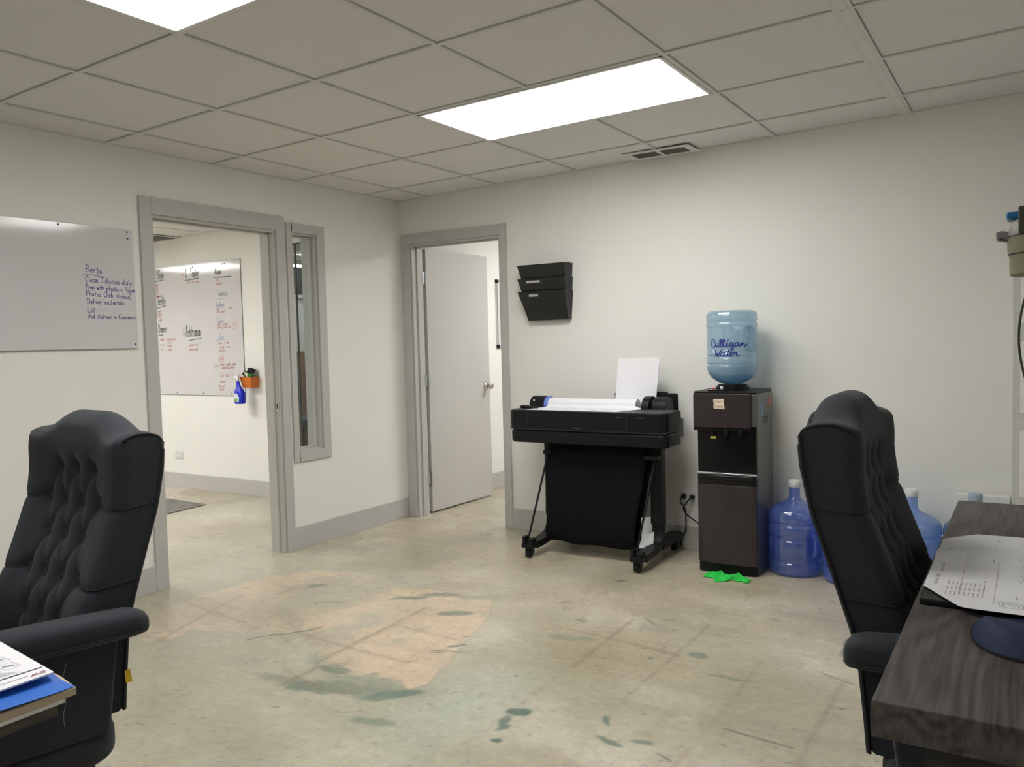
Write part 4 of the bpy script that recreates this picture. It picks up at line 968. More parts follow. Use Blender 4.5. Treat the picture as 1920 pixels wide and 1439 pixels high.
for i, x in enumerate((2.475, 2.495, 2.515)):
    q = MB(); q.cyl((x, cf - .0005, .855), .004, -.001, 12, axis=1); q.build('button', 'blackp', t)
q = MB(); q.cyl((2.485, -.235, .962), .088, .022, 40); q.cyl((2.485, -.235, .984), .078, .012, 40); q.build('bottle_seat', 'blackp', t, smooth='auto')
q = MB(); q.box(2.395, 2.50, -.375, -.32, .966, .974); q.build('latch', 'blackg', t, bevel=.002)
q = MB(); q.cyl((2.418, -.35, .974), .008, .008, 12); q.build('hot_lock', 'red', t)
q = MB(); q.box(2.448, 2.464, -.330, -.3285, .976, .99); q.build('seat_tag', 'cap', t)
stk = MB(); pts = [(2.434, .925), (2.489, .928), (2.489, .902), (2.493, .899), (2.494, .873), (2.436, .876), (2.434, .897), (2.440, .901), (2.434, .905)]
stk.prism(pts, cf - .0012, cf - .0002, 1); so = stk.build('sticker', 'sticker', t)
sk = MB(); write(sk, 'BUBAS', 2.438, .906, 2.486, .908, .014, .0024, lambda a, b: (a, cf - .0016, b)); write(sk, 'PEOPLE', 2.439, .880, 2.491, .879, .014, .0024, lambda a, b: (a, cf - .0016, b)); sk.build('sticker_print', 'stickerink', so)
for y0_, z0_, z1_, m_, w_ in ((-.33, .83, .90, 'st_blue', .04), (-.165, .875, .925, 'st_red', .045)):
    q = MB(); q.box(cx1 + .0003, cx1 + .0012, y0_, y0_ + w_, z0_, z1_); q.build('side_label', m_, t)
q = MB(); q.box(cx1 + .0002, cx1 + .001, -.27, -.19, .79, .83).box(cx1 + .0002, cx1 + .001, -.285, -.175, .82, .825); q.build('side_handle_slot', 'screw', t)
q = MB(); q.box(2.413, 2.442, cf + .0065, cf + .0079, .715, .728); q.build('energy_label', 'st_yel', t)
# jug on the cooler
JX, JY = 2.485, -.235
def dent(prof, c, seg, han_ang, hz0, hz1, depth):
    vs = []; n = len(prof)
    for r, h in prof:
        for k in range(seg):
            an = 2 * math.pi * k / seg; da = (an - han_ang + math.pi) % (2 * math.pi) - math.pi
            e_ = math.exp(-(da / .30) ** 4) * sstepf(hz0, hz0 + .02, h) * (1 - sstepf(hz1 - .02, hz1, h))
            rr = r * (1 - depth * e_)
            vs.append((c[0] + rr * math.cos(an), c[1] + rr * math.sin(an), c[2] + h))
    fs = [(i * seg + k, i * seg + (k + 1) % seg, (i + 1) * seg + (k + 1) % seg, (i + 1) * seg + k) for i in range(n - 1) for k in range(seg)]
    return vs, fs
def sstepf(a, b, v):
    t_ = min(1, max(0, (v - a) / (b - a))); return t_ * t_ * (3 - 2 * t_)
t = thing('water_jug', (JX, JY, .99), 'light blue water jug turned upside down on the cooler', 'water jug')
jp = [(.028, -.03), (.028, .004), (.045, .010), (.080, .022), (.108, .040), (.124, .062), (.131, .085), (.134, .100), (.134, .108), (.129, .113), (.129, .118), (.134, .124), (.134, .150), (.129, .156), (.129, .162), (.134, .168), (.131, .175), (.131, .31), (.134, .318), (.134, .332), (.129, .338), (.129, .344), (.134, .350), (.134, .378), (.128, .393), (.112, .401), (.08, .402), (.0001, .398)]
jpf = []
for (a, b) in zip(jp[:-1], jp[1:]):
    for k in range(3): jpf.append((a[0] + (b[0] - a[0]) * k / 3, a[1] + (b[1] - a[1]) * k / 3))
jpf.append(jp[-1])
j = MB(); HA = math.radians(-22); vs, fs = dent(jpf, (JX, JY, .99), 72, HA, .185, .315, .30); j.add(vs, fs)
j.build('jug_body', 'jug', t, smooth=True)
# handle bar bridging the dent
h = MB(); hr_ = .124; hx, hy = JX + hr_ * math.cos(HA), JY + hr_ * math.sin(HA)
h.tube(catmull([(hx - .02, hy, .99 + .178), (hx, hy, .99 + .20), (hx + .002, hy, .99 + .25), (hx, hy, .99 + .30), (hx - .02, hy, .99 + .322)], 5), .013, 12)
h.build('handle', 'jug', t, smooth=True)
wt = MB(); wt.lathe([(r * .97, z) for r, z in jp[2:8]] + [(.128, .104), (.0001, .104)], (JX, JY, .991), 48); wt.build('water', 'water', t, smooth='auto')
# the jug's script
CUL = [
 catmull([(.40, .62), (.41, .85), (.30, 1.0), (.12, .9), (.02, .55), (.10, .12), (.30, -.03), (.46, .12), (.55, .45)], 6),
 catmull([(.55, .48), (.53, .1), (.62, 0), (.72, .2), (.78, .46)], 6), catmull([(.78, .46), (.77, .1), (.86, .02), (1.0, .35), (1.07, .85), (1.0, 1.05), (.93, .8), (.95, .2), (1.05, .0), (1.18, .25)], 6),
 catmull([(1.18, .25), (1.30, .6), (1.33, .9), (1.26, 1.0), (1.2, .75), (1.23, .15), (1.34, .0), (1.46, .2), (1.52, .46)], 6),
 catmull([(1.52, .48), (1.51, .12), (1.60, .02), (1.72, .15), (1.83, .45)], 6), [(1.56, .72), (1.64, .92)],
 catmull([(2.02, .50), (1.88, .56), (1.77, .3), (1.84, .08), (1.98, .2), (2.05, .5), (2.05, .0), (2.03, -.35), (1.92, -.5), (1.86, -.3), (1.98, -.02), (2.2, .1)], 6),
 catmull([(2.48, .48), (2.32, .56), (2.2, .3), (2.28, .06), (2.42, .2), (2.49, .5), (2.48, .15), (2.58, .05), (2.72, .5)], 6),
 catmull([(2.72, .5), (2.72, .1), (2.82, .4), (2.92, .5), (2.97, .3), (3.03, .06), (3.16, .08), (3.24, .3)], 6)]
WAT = [catmull([(.42, -.45), (.50, -.62), (.54, -1.3), (.68, -.85), (.76, -1.3), (.92, -.75), (1.10, -.42)], 6),
 catmull([(1.30, -.80), (1.12, -.80), (.98, -1.05), (1.06, -1.28), (1.22, -1.15), (1.31, -.85)], 6), catmull([(1.31, -.80), (1.31, -1.15), (1.40, -1.28), (1.52, -1.1)], 6),
 catmull([(1.64, -.4), (1.58, -1.1), (1.66, -1.28), (1.78, -1.15)], 6), [(1.42, -.72), (1.78, -.62)],
 catmull([(1.74, -1.15), (1.95, -.98), (1.95, -.78), (1.82, -.82), (1.76, -1.1), (1.9, -1.28), (2.06, -1.1), (2.16, -.75)], 6),
 catmull([(2.14, -.72), (2.24, -.86), (2.34, -.8), (2.30, -1.12), (2.40, -1.25), (2.52, -1.15)], 6)]
sc_ = .205 / 3.25
tx = MB(); A0 = math.radians(-90 - 41)
def jugpt(a, b):
    an = A0 + (a * sc_ - .012) / .134 + math.radians(11)
    return (JX + .1338 * math.cos(an), JY + .1338 * math.sin(an), 1.200 + b * sc_ * .62)
ribbon(tx, CUL + WAT, .105, jugpt)
tx.build('logo_lettering', 'logo', t)
# spare bottles on the floor
def bottle(x, y, m_, capm, lab_, ha=-20, s=1.0, dents=True):
    t = thing('water_bottle', (x, y, 0), lab_, 'water bottle', 'spare water bottles along the back wall')
    P = [(.0001, .012), (.09, .004), (.118, .006), (.130, .018), (.134, .035), (.134, .068), (.130, .076), (.130, .082), (.135, .090), (.135, .185), (.1315, .192), (.1315, .205), (.135, .212), (.135, .262), (.130, .270), (.130, .278), (.135, .285), (.134, .312), (.127, .336), (.105, .356), (.070, .372), (.042, .384), (.030, .398), (.0275, .412), (.0275, .465)]
    P = [(r * s, z * s) for r, z in P]; Pf = []
    for a, b in zip(P[:-1], P[1:]):
        for k in range(3): Pf.append((a[0] + (b[0] - a[0]) * k / 3, a[1] + (b[1] - a[1]) * k / 3))
    Pf.append(P[-1])
    q = MB(); v_, f_ = dent(Pf, (x, y, 0), 72, math.radians(ha), .10 * s, .235 * s, .32 if dents else 0); q.add(v_, f_); q.build('bottle_body', m_, t, smooth=True)
    h = MB(); hx, hy = x + .124 * s * math.cos(math.radians(ha)), y + .124 * s * math.sin(math.radians(ha))
    h.tube(catmull([(hx - .02, hy, .095 * s), (hx, hy, .12 * s), (hx + .002, hy, .165 * s), (hx, hy, .21 * s), (hx - .02, hy, .24 * s)], 5), .012, 12); h.build('handle', m_, t, smooth=True)
    c = MB(); c.lathe([(.0290, .455), (.0305, .457), (.0305, .484), (.0285, .490), (.0001, .491)], (x, y, 0), 32); 
    for i in range(len(c.v)): c.v[i] = (c.v[i][0], c.v[i][1], c.v[i][2] * s)
    c.build('cap', capm, t, smooth='auto')
    return t
bottle(2.80, -.205, 'jug_dk', 'cap', 'dark blue water bottle on the floor beside the cooler', -25, 1.0)
bottle(3.082, -.245, 'jug_dk', 'cap', 'blue water bottle mostly hidden behind the right chair back', -25)
bottle(3.362, -.24, 'jug_lt', 'cap', 'mid blue water bottle between the right chair and the desk corner', -60)
bottle(3.632, -.24, 'jug_gr', 'cap_bl', 'grey-blue water bottle behind the desk, cap above the tabletop', -60)
q = MB(); write(q, 'Cul', 2.676, .10, 2.78, .10, .09, .004, lambda a, b: (2.80 + .1362 * math.cos(math.radians(180) + (a - 2.676) / .135 * 1.0 + .25), -.205 + .1362 * math.sin(math.radians(180) + (a - 2.676) / .135 + .25), b))
lo = q.build('bottle_lettering', 'logo', bpy.data.objects['water_bottle'])
# white box leaning by the wall
tag(MB().box(3.540, 3.768, -.075, -.02, 0, .452).build('flat_box', 'white', bevel=.003), 'flat white box against the back wall, rim showing above the desk', 'box')
# green cloth
cl = MB()
def clothf(u_, v_):
    x = 2.405 + .235 * u_; y = -.50 + .055 * math.sin(3.2 * u_ + .8) * .6 + (v_ - .5) * (.10 - .035 * u_) - .03 * math.exp(-((u_ - .42) / .16) ** 2) + .035 * u_
    if .2 < u_ < .62 and v_ < .35: y -= .045 * math.sin((u_ - .2) / .42 * math.pi) * (1 - v_ / .35)
    ed = min(v_, 1 - v_, u_ * 1.5, (1 - u_) * 1.5)
    z = .003 + .018 * min(1, ed * 6) * (.55 + .45 * math.sin(u_ * 23 + v_ * 5) * math.cos(v_ * 9 + u_ * 7)) + .006 * min(1, ed * 6) * math.sin(u_ * 47 + v_ * 23)
    return (x + .008 * math.sin(v_ * 11), y + .005 * math.sin(u_ * 31), max(z, .002))
cl.grid(clothf, 70, 34)
tag(cl.build('cleaning_cloth', 'green', smooth=True, solid=.002), 'crumpled bright green cloth on the floor in front of the cooler', 'cloth')

# ================================================================= CHAIRS
def make_chair(label):
    t = thing('office_chair', (0, 0, 0), label, 'chair', 'tufted charcoal office chairs')
    ORG[t.name] = (0, 0, 0)
    ZB, ZT = .36, 1.05; HW = .252
    prof = [(.34, -.188), (.44, -.196), (.54, -.206), (.60, -.217), (.65, -.233), (.75, -.266), (.85, -.300), (.95, -.321), (1.05, -.330), (1.15, -.333)]
    def ub(z):
        for (z0, u0), (z1, u1) in zip(prof[:-1], prof[1:]):
            if z <= z1:
                f_ = (z - z0) / (z1 - z0); f_ = f_; return u0 + (u1 - u0) * f_
        return prof[-1][1]
    def ztop(w_):
        a = abs(w_) / HW
        return ZT + .048 * (1 - sstepf(.22, .86, a)) - .006 * max(0, (a - .9) / .1) ** 2
    rows = [(.945, (-.09, 0, .09), .022), (.862, (-.135, -.045, .045, .135), .019), (.775, (-.09, 0, .09), .018), (.677, (-.135, -.045, .045, .135), .019), (.588, (-.09, 0, .09), .018), (.49, (-.135, -.045, .045, .135), .016), (.42, (-.09, 0, .09), .012)]
    btn = [(w_, z_, d_) for z_, ws, d_ in rows for w_ in ws]
    B = np.array([(b[0], b[1], b[2]) for b in btn])
    segs = []
    for i in range(len(rows) - 1):
        for wa in rows[i][1]:
            for wb in rows[i + 1][1]:
                if abs(wa - wb) < .06: segs.append(((wa, rows[i][0]), (wb, rows[i + 1][0])))
    for z_ in (rows[1][0], rows[3][0], rows[5][0]):
        for sg in (-1, 1): segs.append(((sg * .135, z_), (sg * .25, z_ - .006)))
    for w_ in (-.09, 0, .09): segs.append(((w_, .945), (w_ * .95, 1.0)))
    def disp(w_, z_):
        d = -float(np.sum(B[:, 2] * np.exp(-(((B[:, 0] - w_) ** 2 + (B[:, 1] - z_) ** 2) / .026 ** 2) ** .8)))
        mn = 0
        for (p, q) in segs:
            dx, dy = q[0] - p[0], q[1] - p[1]; L = dx * dx + dy * dy
            tt = min(1, max(0, ((w_ - p[0]) * dx + (z_ - p[1]) * dy) / L)); dd_ = math.hypot(w_ - p[0] - tt * dx, z_ - p[1] - tt * dy)
            if p[1] > .94 and q[1] >= 1.0: k = -.010 * (1 - tt) * math.exp(-(dd_ / .014) ** 2)
            else: k = -.0075 * math.exp(-(dd_ / .008) ** 1.2)
            mn = min(mn, k)
        return max(d + mn, -.034)
    def thick(w_, z_):
        a = abs(w_)
        th = .098 + .012 * sstepf(.12, .21, a)                 # wings stand proud of the tufted middle
        th += .010 * math.exp(-((z_ - 1.0) / .07) ** 2)          # head roll
        th += .010 * math.exp(-((z_ - .60) / .12) ** 2)
        rc = .030
        if a > HW - rc: th -= rc * (1 - math.sqrt(max(0, 1 - ((a - (HW - rc)) / rc) ** 2)))
        th += disp(w_, z_)
        return th
    NF, NS, NB, NT = 96, 6, 96, 120
    loopw = []
    for i in range(NF + 1):
        a = -1 + 2 * i / NF
        loopw.append(('f', a * HW))
    for i in range(1, NS): loopw.append(('s', HW, i / NS))
    for i in range(NB + 1): loopw.append(('b', HW - 2 * HW * i / NB))
    for i in range(1, NS): loopw.append(('s2', -HW, i / NS))
    n = len(loopw); vs = []
    def RW(w_): return .045 - .020 * sstepf(.6, 1.0, abs(w_) / HW)
    for k in range(NT + 1):
        tt = k / NT; tt = tt if tt < .9 else .9 + .1 * math.sin((tt - .9) / .1 * math.pi / 2)
        for L in loopw:
            w_ = L[1]; zt_ = ztop(w_); z_ = ZB + (zt_ - ZB) * tt
            if k < 3: z_ = ZB + (zt_ - ZB) * tt
            back = ub(z_); th = thick(w_, z_)
            if L[0] == 'f': u_ = back + th
            elif L[0] == 'b': u_ = back
            else:
                th0 = thick(w_, z_); fr_ = L[2] if L[0] == 's2' else 1 - L[2]
                u_ = back + th0 * fr_
            # roll the top and bottom edges
            q = 1.0; R = RW(w_)
            if z_ > zt_ - R: q = math.sqrt(max(0.0, 1 - ((z_ - (zt_ - R)) / R) ** 2))
            if z_ < ZB + .02: q = .80 + .20 * math.sqrt(max(0, 1 - ((ZB + .02 - z_) / .02) ** 2))
            mid = back + .055
            u_ = mid + (u_ - mid) * (q if z_ > .6 else q)
            sh = 1.0
            if z_ > zt_ - .02: sh = 1 - .012 * ((z_ - (zt_ - .02)) / .02) ** 2
            vs.append((u_, w_ * sh, z_))
    fs = [(k * n + i, k * n + (i + 1) % n, (k + 1) * n + (i + 1) % n, (k + 1) * n + i) for k in range(NT) for i in range(n)]
    fs.append(tuple(range(n))[::-1])
    b = MB(); b.add(vs, fs); bk = b.build('backrest', 'fabric', t, smooth=True)
    md = bk.modifiers.new('es', 'EDGE_SPLIT'); md.split_angle = 1.1
    # piping
    pi = MB()
    for sg in (-1, 1):
        pi.tube([(ub(z_) - .001, sg * (HW + .001), z_) for z_ in np.linspace(ZB, ZT - .03, 26)], .0036, 8)
        zt_ = ztop(HW); R = RW(HW); arc = []
        for k in range(17):
            f_ = -1 + 1.9 * k / 16; mid = ub(1.03) + .055; z_ = zt_ - R + R * math.sqrt(max(0, 1 - f_ * f_)); arc.append((mid + .055 * f_, sg * (HW * .99), z_))
        pi.tube(arc, .0032, 8)
    pi.build_each('piping', 'fabric_dk', t, smooth=True)
    for z_ in (rows[1][0], rows[3][0]):
        for sg in (-1, 1):
            zz = lambda f_: z_ + .004 - .010 * f_
            pts = [(ub(zz(0)) + thick(HW, zz(0)) * k / 6, sg * (HW + .0004), zz(k / 14)) for k in range(7)]
            pts += [(ub(zz(1)) + thick(w_, zz(.6)) + .0004, sg * w_, zz(.6 + .4 * (HW - w_) / (HW - .14))) for w_ in np.linspace(HW - .001, .142, 16)]
            q = MB(); q.tube(pts, .0017, 6); q.build('seam', 'fabric_dk', t, smooth=True)
    # back panel
    bp_ = MB(); bp_.grid(lambda a, c_: (ub(ZB + (ztop((2 * a - 1) * HW) - .05 - ZB) * c_) - .004 - .006 * math.sin(math.pi * a), (2 * a - 1) * (HW + .001), ZB + (ztop((2 * a - 1) * HW) - .045 - ZB) * c_), 16, 30)
    bp_.build('back_panel', 'fabric', t, smooth=True, solid=.008)
    for (w_, z_, d_) in btn[3:]:
        q = MB(); uu = ub(z_) + thick(w_, z_) + .002
        q.lathe([(.0001, .009), (.006, .0085), (.0105, .006), (.0125, .001), (.012, -.006)], (uu, w_, z_), 14, axis=0)
        q.build('button', 'fabric', t, smooth=True)
    # seat
    st_ = MB()
    def seatf(a, c_):
        th = a * 2 * math.pi; ph = c_ * math.pi
        def se(v, e_): return math.copysign(abs(v) ** e_, v)
        x = .11 + .285 * se(math.cos(th), .28) * se(math.sin(ph), .30)
        y = .310 * se(math.sin(th), .28) * se(math.sin(ph), .30)
        z = .315 + .065 * se(math.cos(ph), .55)
        if z > .315: z += .018 * math.exp(-((x - .12) / .2) ** 2 - (y / .2) ** 2)
        return (x, y, z)
    st_.grid(seatf, 97, 41); st_.build('seat', 'fabric', t, smooth=True)
    sp_ = MB(); sp_.box(-.12, .34, -.25, .25, .235, .27); sp_.build('seat_pan', 'blackp', t, bevel=.01)
    # arms: padded top, upholstered panel below
    for sg in (-1, 1):
        ar = MB(); cp_ = [(-.229, .587, .034, .016), (-.220, .590, .043, .025), (-.195, .593, .047, .030), (-.10, .600, .048, .032), (0, .607, .049, .034), (.10, .613, .049, .036), (.18, .614, .048, .036), (.215, .606, .044, .034), (.228, .597, .033, .025)]
        vs = []; K = 24
        for (u_, zc_, hw_, hh) in cp_:
            for k in range(K):
                an = 2 * math.pi * k / K; c_, s_ = math.cos(an), math.sin(an)
                vs.append((u_, sg * .290 + hw_ * math.copysign(abs(c_) ** .6, c_), zc_ + hh * math.copysign(abs(s_) ** .7, s_) - (.006 if s_ < 0 else 0)))
        fs = [(i * K + k, i * K + (k + 1) % K, (i + 1) * K + (k + 1) % K, (i + 1) * K + k) for i in range(len(cp_) - 1) for k in range(K)] + [tuple(range(K)), tuple(range((len(cp_) - 1) * K, len(cp_) * K))]
        ar.add(vs, fs); a_ = ar.build('armrest', 'fabric', t, smooth=True)
        pg = MB(); pg.tube([(u_, sg * .290 + sg * (hw_ - .002), zc_ - hh * .55 - .004) for (u_, zc_, hw_, hh) in cp_[1:-1]], .0028, 8); pg.build('armrest_piping', 'fabric_dk', a_, smooth=True)
        pn = MB(); pn.prism([(-.13, .34), (-.16, .57), (.16, .585), (.20, .56), (.14, .36)], sg * .290 - .022, sg * .290 + .022, 1); pn.build('arm_panel', 'fabric', t, bevel=.012)
    q = MB(); q.cyl((.10, 0, .15), .028, .095, 20); q.cyl((.10, 0, .09), .038, .07, 20); q.build('gas_lift', 'blackp', t, smooth='auto')
    for k in range(5):
        an = math.radians(36 + 72 * k); ca, sa = math.cos(an), math.sin(an)
        l_ = MB(); l_.tube([(.10 + .02 * ca, .02 * sa, .105), (.10 + .15 * ca, .15 * sa, .095), (.10 + .29 * ca, .29 * sa, .072)], [.026, .021, .015], 10)
        lo_ = l_.build('base_leg', 'blackp', t, smooth=True)
        c = MB(); cx_, cy_ = .10 + .29 * ca, .29 * sa
        for o_ in (-.014, .014):
            c.tube([(cx_ - sa * (o_ - .008), cy_ + ca * (o_ - .008), .027), (cx_ - sa * (o_ + .008), cy_ + ca * (o_ + .008), .027)], .027, 18)
        c.cyl((cx_, cy_, .04), .008, .03, 10); c.build('caster', 'blackp', lo_, smooth='auto')
    return t
ch1 = make_chair('dark charcoal tufted high-back office chair at left, facing the near desk')
ch2 = copy_tree(ch1)
ch2['label'] = 'dark charcoal tufted office chair at right, pulled up under the wooden desk'
ch1.location = (1.675, -3.622, 0); ch1.rotation_euler = (0, 0, math.radians(-94))
ch2.location = (3.766, -2.568, .02); ch2.rotation_euler = (0, 0, 0)
for o in list(ch2.children):
    pass
# right chair: slightly higher lift, so lower its base back to the floor
for o in ch2.children:
    if o.name.startswith(('gas_lift', 'base_leg')): o.location = (0, 0, -.02)
q = MB(); q.prism([(-.20, .46), (-.205, .425), (-.188, .428), (-.186, .458)], .2585, .2600, 1)
yt = q.build('care_tag', 'yellow', ch1)
for v_ in yt.data.vertices: v_.co = (v_.co.x - .008, v_.co.y, v_.co.z)
q = MB(); q.tube(catmull([(-.02, .340, .555), (-.01, .342, .52), (-.015, .342, .48), (-.008, .341, .44), (-.01, .338, .41)], 5), .0006, 6); q.build('loose_thread', 'thread', ch1)

# ================================================================= RIGHT DESK
DX0, DX1, DY0, DY1, DZ = 3.672, 4.34, -3.424, -1.865, .75
t = thing('desk', (4.0, -2.64, 0), 'dark grey-brown wood grain desk at the right edge of the photo', 'desk')
MB().box(DX0, DX1, DY0, DY1, DZ - .052, DZ).build('tabletop', 'wood', t, bevel=.002)
for y_ in (DY0 + .045, DY1 - .045):
    MB().box(DX0 + .064, DX1 - .02, y_ - .019, y_ + .019, 0, DZ - .052).build('panel_leg', 'wood_edge', t, bevel=.0015)
MB().box(DX1 - .05, DX1 - .03, DY0 + .065, DY1 - .065, .25, DZ - .052).build('modesty_panel', 'wood_edge', t)
# black folder under drawings
tag(MB().box(3.682, 4.04, -2.955, -2.47, DZ, DZ + .012).build('portfolio', 'blackp', bevel=.003), 'thin black portfolio under the crumpled drawing on the right desk', 'portfolio')
t = thing('drawing_sheet', (3.85, -2.7, DZ + .013), 'large crumpled black and white floor plan sheet on the right desk', 'drawing')
pw = MB()
PC = [(3.681, -2.875), (3.682, -2.455), (3.745, -2.385), (4.20, -2.36), (4.20, -2.985), (3.752, -2.972)]
def sheet(u_, v_):
    # u across x, v along y
    x = 3.681 + .52 * u_
    ylo = -2.875 - .11 * min(1, u_ * .52 / .07) - .01 * u_; yhi = -2.455 + .075 * min(1, u_ * .52 / .065) + .01 * u_
    y = ylo + (yhi - ylo) * v_
    z = DZ + .0145 + .007 * math.exp(-((v_ - .62 - .35 * u_) / .10) ** 2) + .006 * math.exp(-((v_ - .25 + .3 * u_) / .16) ** 2) * u_ + .010 * math.exp(-((1 - v_) / .06) ** 2) * u_ * .6
    return (x, y, z)
pw.grid(sheet, 40, 40); pw.build('sheet', 'paper', t, smooth=True)
def onsheet(a, b):
    u_ = (a - 3.681) / .52; ylo = -2.875 - .11 * min(1, u_ * .52 / .07) - .01 * u_; yhi = -2.455 + .075 * min(1, u_ * .52 / .065) + .01 * u_
    s_ = sheet(u_, min(1, max(0, (b - ylo) / (yhi - ylo)))); return (s_[0], s_[1], s_[2] + .0008)
pr_ = MB(); rs = random.Random(5)
R90 = lambda a, b: onsheet(a, b)
def vtext(mb, tx, x, y0, y1, h, wd):
    st, tot = text_strokes(tx); sx = (y1 - y0) / tot
    ribbon(mb, [[(x - py * h, y0 + px * sx) for px, py in s_] for s_ in st], wd, R90)
vtext(pr_, 'GENERAL NOTES', 3.702, -2.85, -2.78, .0045, .0011)
vtext(pr_, 'SCOPE', 3.705, -2.75, -2.69, .0045, .0011); vtext(pr_, 'PLAN', 3.705, -2.60, -2.53, .005, .0013)
for i in range(9):
    x = 3.722 + i * .0075
    for k in range(3): vtext(pr_, ''.join(rs.choice('abcdeoilnt') for _ in range(8)), x, -2.92 + k * .035 + rs.random() * .004, -2.893 + k * .035, .0026, .0005)
ribbon(pr_, [[(3.80, -2.95), (3.80, -2.42)], [(3.742, -2.90), (3.742, -2.62)]], .0006, R90)
for x, y in ((3.782, -2.86), (3.782, -2.81), (3.79, -2.64), (3.79, -2.56), (3.79, -2.50), (3.792, -2.44), (3.835, -2.90), (3.84, -2.45), (3.84, -2.50)): pr_.v and ribbon(pr_, [[(x, y), (x, y + .009)]], .0022, R90)
ribbon(pr_, [catmull(c_, 5) for c_ in ([(3.812, -2.955), (3.808, -2.93), (3.826, -2.925), (3.842, -2.93), (3.845, -2.955), (3.83, -2.96), (3.812, -2.955)], [(3.816, -2.95), (3.815, -2.935), (3.83, -2.932), (3.839, -2.94), (3.838, -2.953)], [(3.822, -2.945), (3.83, -2.94), (3.834, -2.948)])], .0010, R90)
ribbon(pr_, [catmull(c_, 5) for c_ in ([(3.835, -2.60), (3.843, -2.595), (3.846, -2.61), (3.838, -2.615), (3.835, -2.60)], [(3.84, -2.66), (3.846, -2.65), (3.842, -2.64)], [(3.839, -2.70), (3.845, -2.69), (3.842, -2.67)], [(3.838, -2.78), (3.844, -2.76), (3.841, -2.73)])], .0009, R90)
pr_.build('plan_linework', 'plan_ln', t)
# mouse pad with wrist rest
t = thing('mouse_pad', (3.87, -3.08, DZ), 'navy blue mouse pad with a raised gel wrist rest', 'mouse pad')
mp_ = MB()
def padf(a, c_):
    th = a * 2 * math.pi; r_ = c_
    ex = .098 * math.copysign(abs(math.cos(th)) ** .85, math.cos(th)); ey = .112 * math.copysign(abs(math.sin(th)) ** .85, math.sin(th))
    x = 3.872 + ex * r_; y = -3.072 + ey * r_
    e_ = min(1, (1 - r_) / .22); z = DZ + .004 + .034 * math.sin(e_ * math.pi / 2) ** .8 * (.5 + .5 * math.cos(max(-1, min(1, (y + 3.12) / .13)) * math.pi))+ .004 * e_
    dx = (x - 3.885) / .05; dy = (y + 3.075) / .045; z -= .016 * math.exp(-(dx * dx + dy * dy)) * e_
    return (x, y, z)
mp_.grid(padf, 65, 24); mp_.build('wrist_rest', 'mouse', t, smooth=True)
pb_ = MB(); K = 48; pb_.prism([(3.872 + .100 * math.copysign(abs(math.cos(2 * math.pi * k / K)) ** .85, math.cos(2 * math.pi * k / K)), -3.072 + .114 * math.copysign(abs(math.sin(2 * math.pi * k / K)) ** .85, math.sin(2 * math.pi * k / K))) for k in range(K)], DZ, DZ + .005, 2)
pb_.build('pad_base', 'fabric_dk', t)
# wall shelf (mostly outside the frame) carrying the jug
tt_ = thing('wall_shelf', (4.12, -2.2, 1.37), 'dark shelf on the right wall holding the olive jug, beyond the photo edge', 'shelf')
MB().box(3.885, RX, -2.5, -1.9, 1.365, 1.385).build('shelf_board', 'wood_edge', tt_)
for y_ in (-2.4, -2.0): MB().prism([(RX, 1.365), (RX - .3, 1.365), (RX, 1.1)], y_ - .01, y_ + .01, 1).build('bracket', 'blackp', tt_)
t = thing('insulated_jug', (3.92, -2.2, 1.385), 'olive green insulated jug with grey spout at the upper right edge', 'jug')
q = MB(); q.lathe([(.0001, 0), (.108, 0), (.112, .004), (.113, .050), (.1135, .052)], (3.918, -2.2, 1.386), 56); q.build('lower_body', 'olive', t, smooth='auto')
q = MB(); q.lathe([(.112, .052), (.116, .054), (.1165, .056), (.118, .094), (.118, .096)], (3.918, -2.2, 1.386), 56); q.build('upper_body', 'olive', t, smooth='auto')
q = MB(); q.lathe([(.1155, .0535), (.1135, .052), (.1135, .0505), (.1135, .050)], (3.918, -2.2, 1.386), 56); q.lathe([(.119, .094), (.119, .0965)], (3.918, -2.2, 1.386), 56); q.build('seam_ring', 'olivedk', t)
q = MB(); q.lathe([(.118, .097), (.119, .100), (.112, .118), (.108, .136), (.100, .140), (.0001, .142)], (3.918, -2.2, 1.386), 56); q.build('lid', 'greyp', t, smooth='auto')
q = MB(); q.prism([(3.778, 1.478), (3.777, 1.496), (3.79, 1.499), (3.812, 1.494), (3.808, 1.476), (3.80, 1.473)], -2.225, -2.175, 1); so_ = q.build('spout', 'greyp', t, bevel=.003)
q = MB(); q.prism([(3.781, 1.4765), (3.79, 1.483), (3.797, 1.479), (3.804, 1.472)], -2.2255, -2.2245, 1); q.build('spout_mouth', 'screw', so_)
q = MB(); q.box(3.80, 3.84, -2.25, -2.17, 1.524, 1.541); q.build('spout_cap', 'teal', t, bevel=.005)
q = MB(); q.box(3.826, 3.90, -2.3185, -2.28, 1.482, 1.545); q.box(3.826, 3.90, -2.28, -2.15, 1.525, 1.545); q.build('handle_clip', 'olivedk', t, bevel=.004)
q = MB(); q.grid(lambda a, c_: (3.862 - .034 * math.sin(math.pi * a) ** .9, -2.30 + .03 * c_, 1.375 - .30 * a + .02 * (1 - a)), 24, 3); q.build('carry_strap', 'olivedk', t, smooth=True, solid=.005)

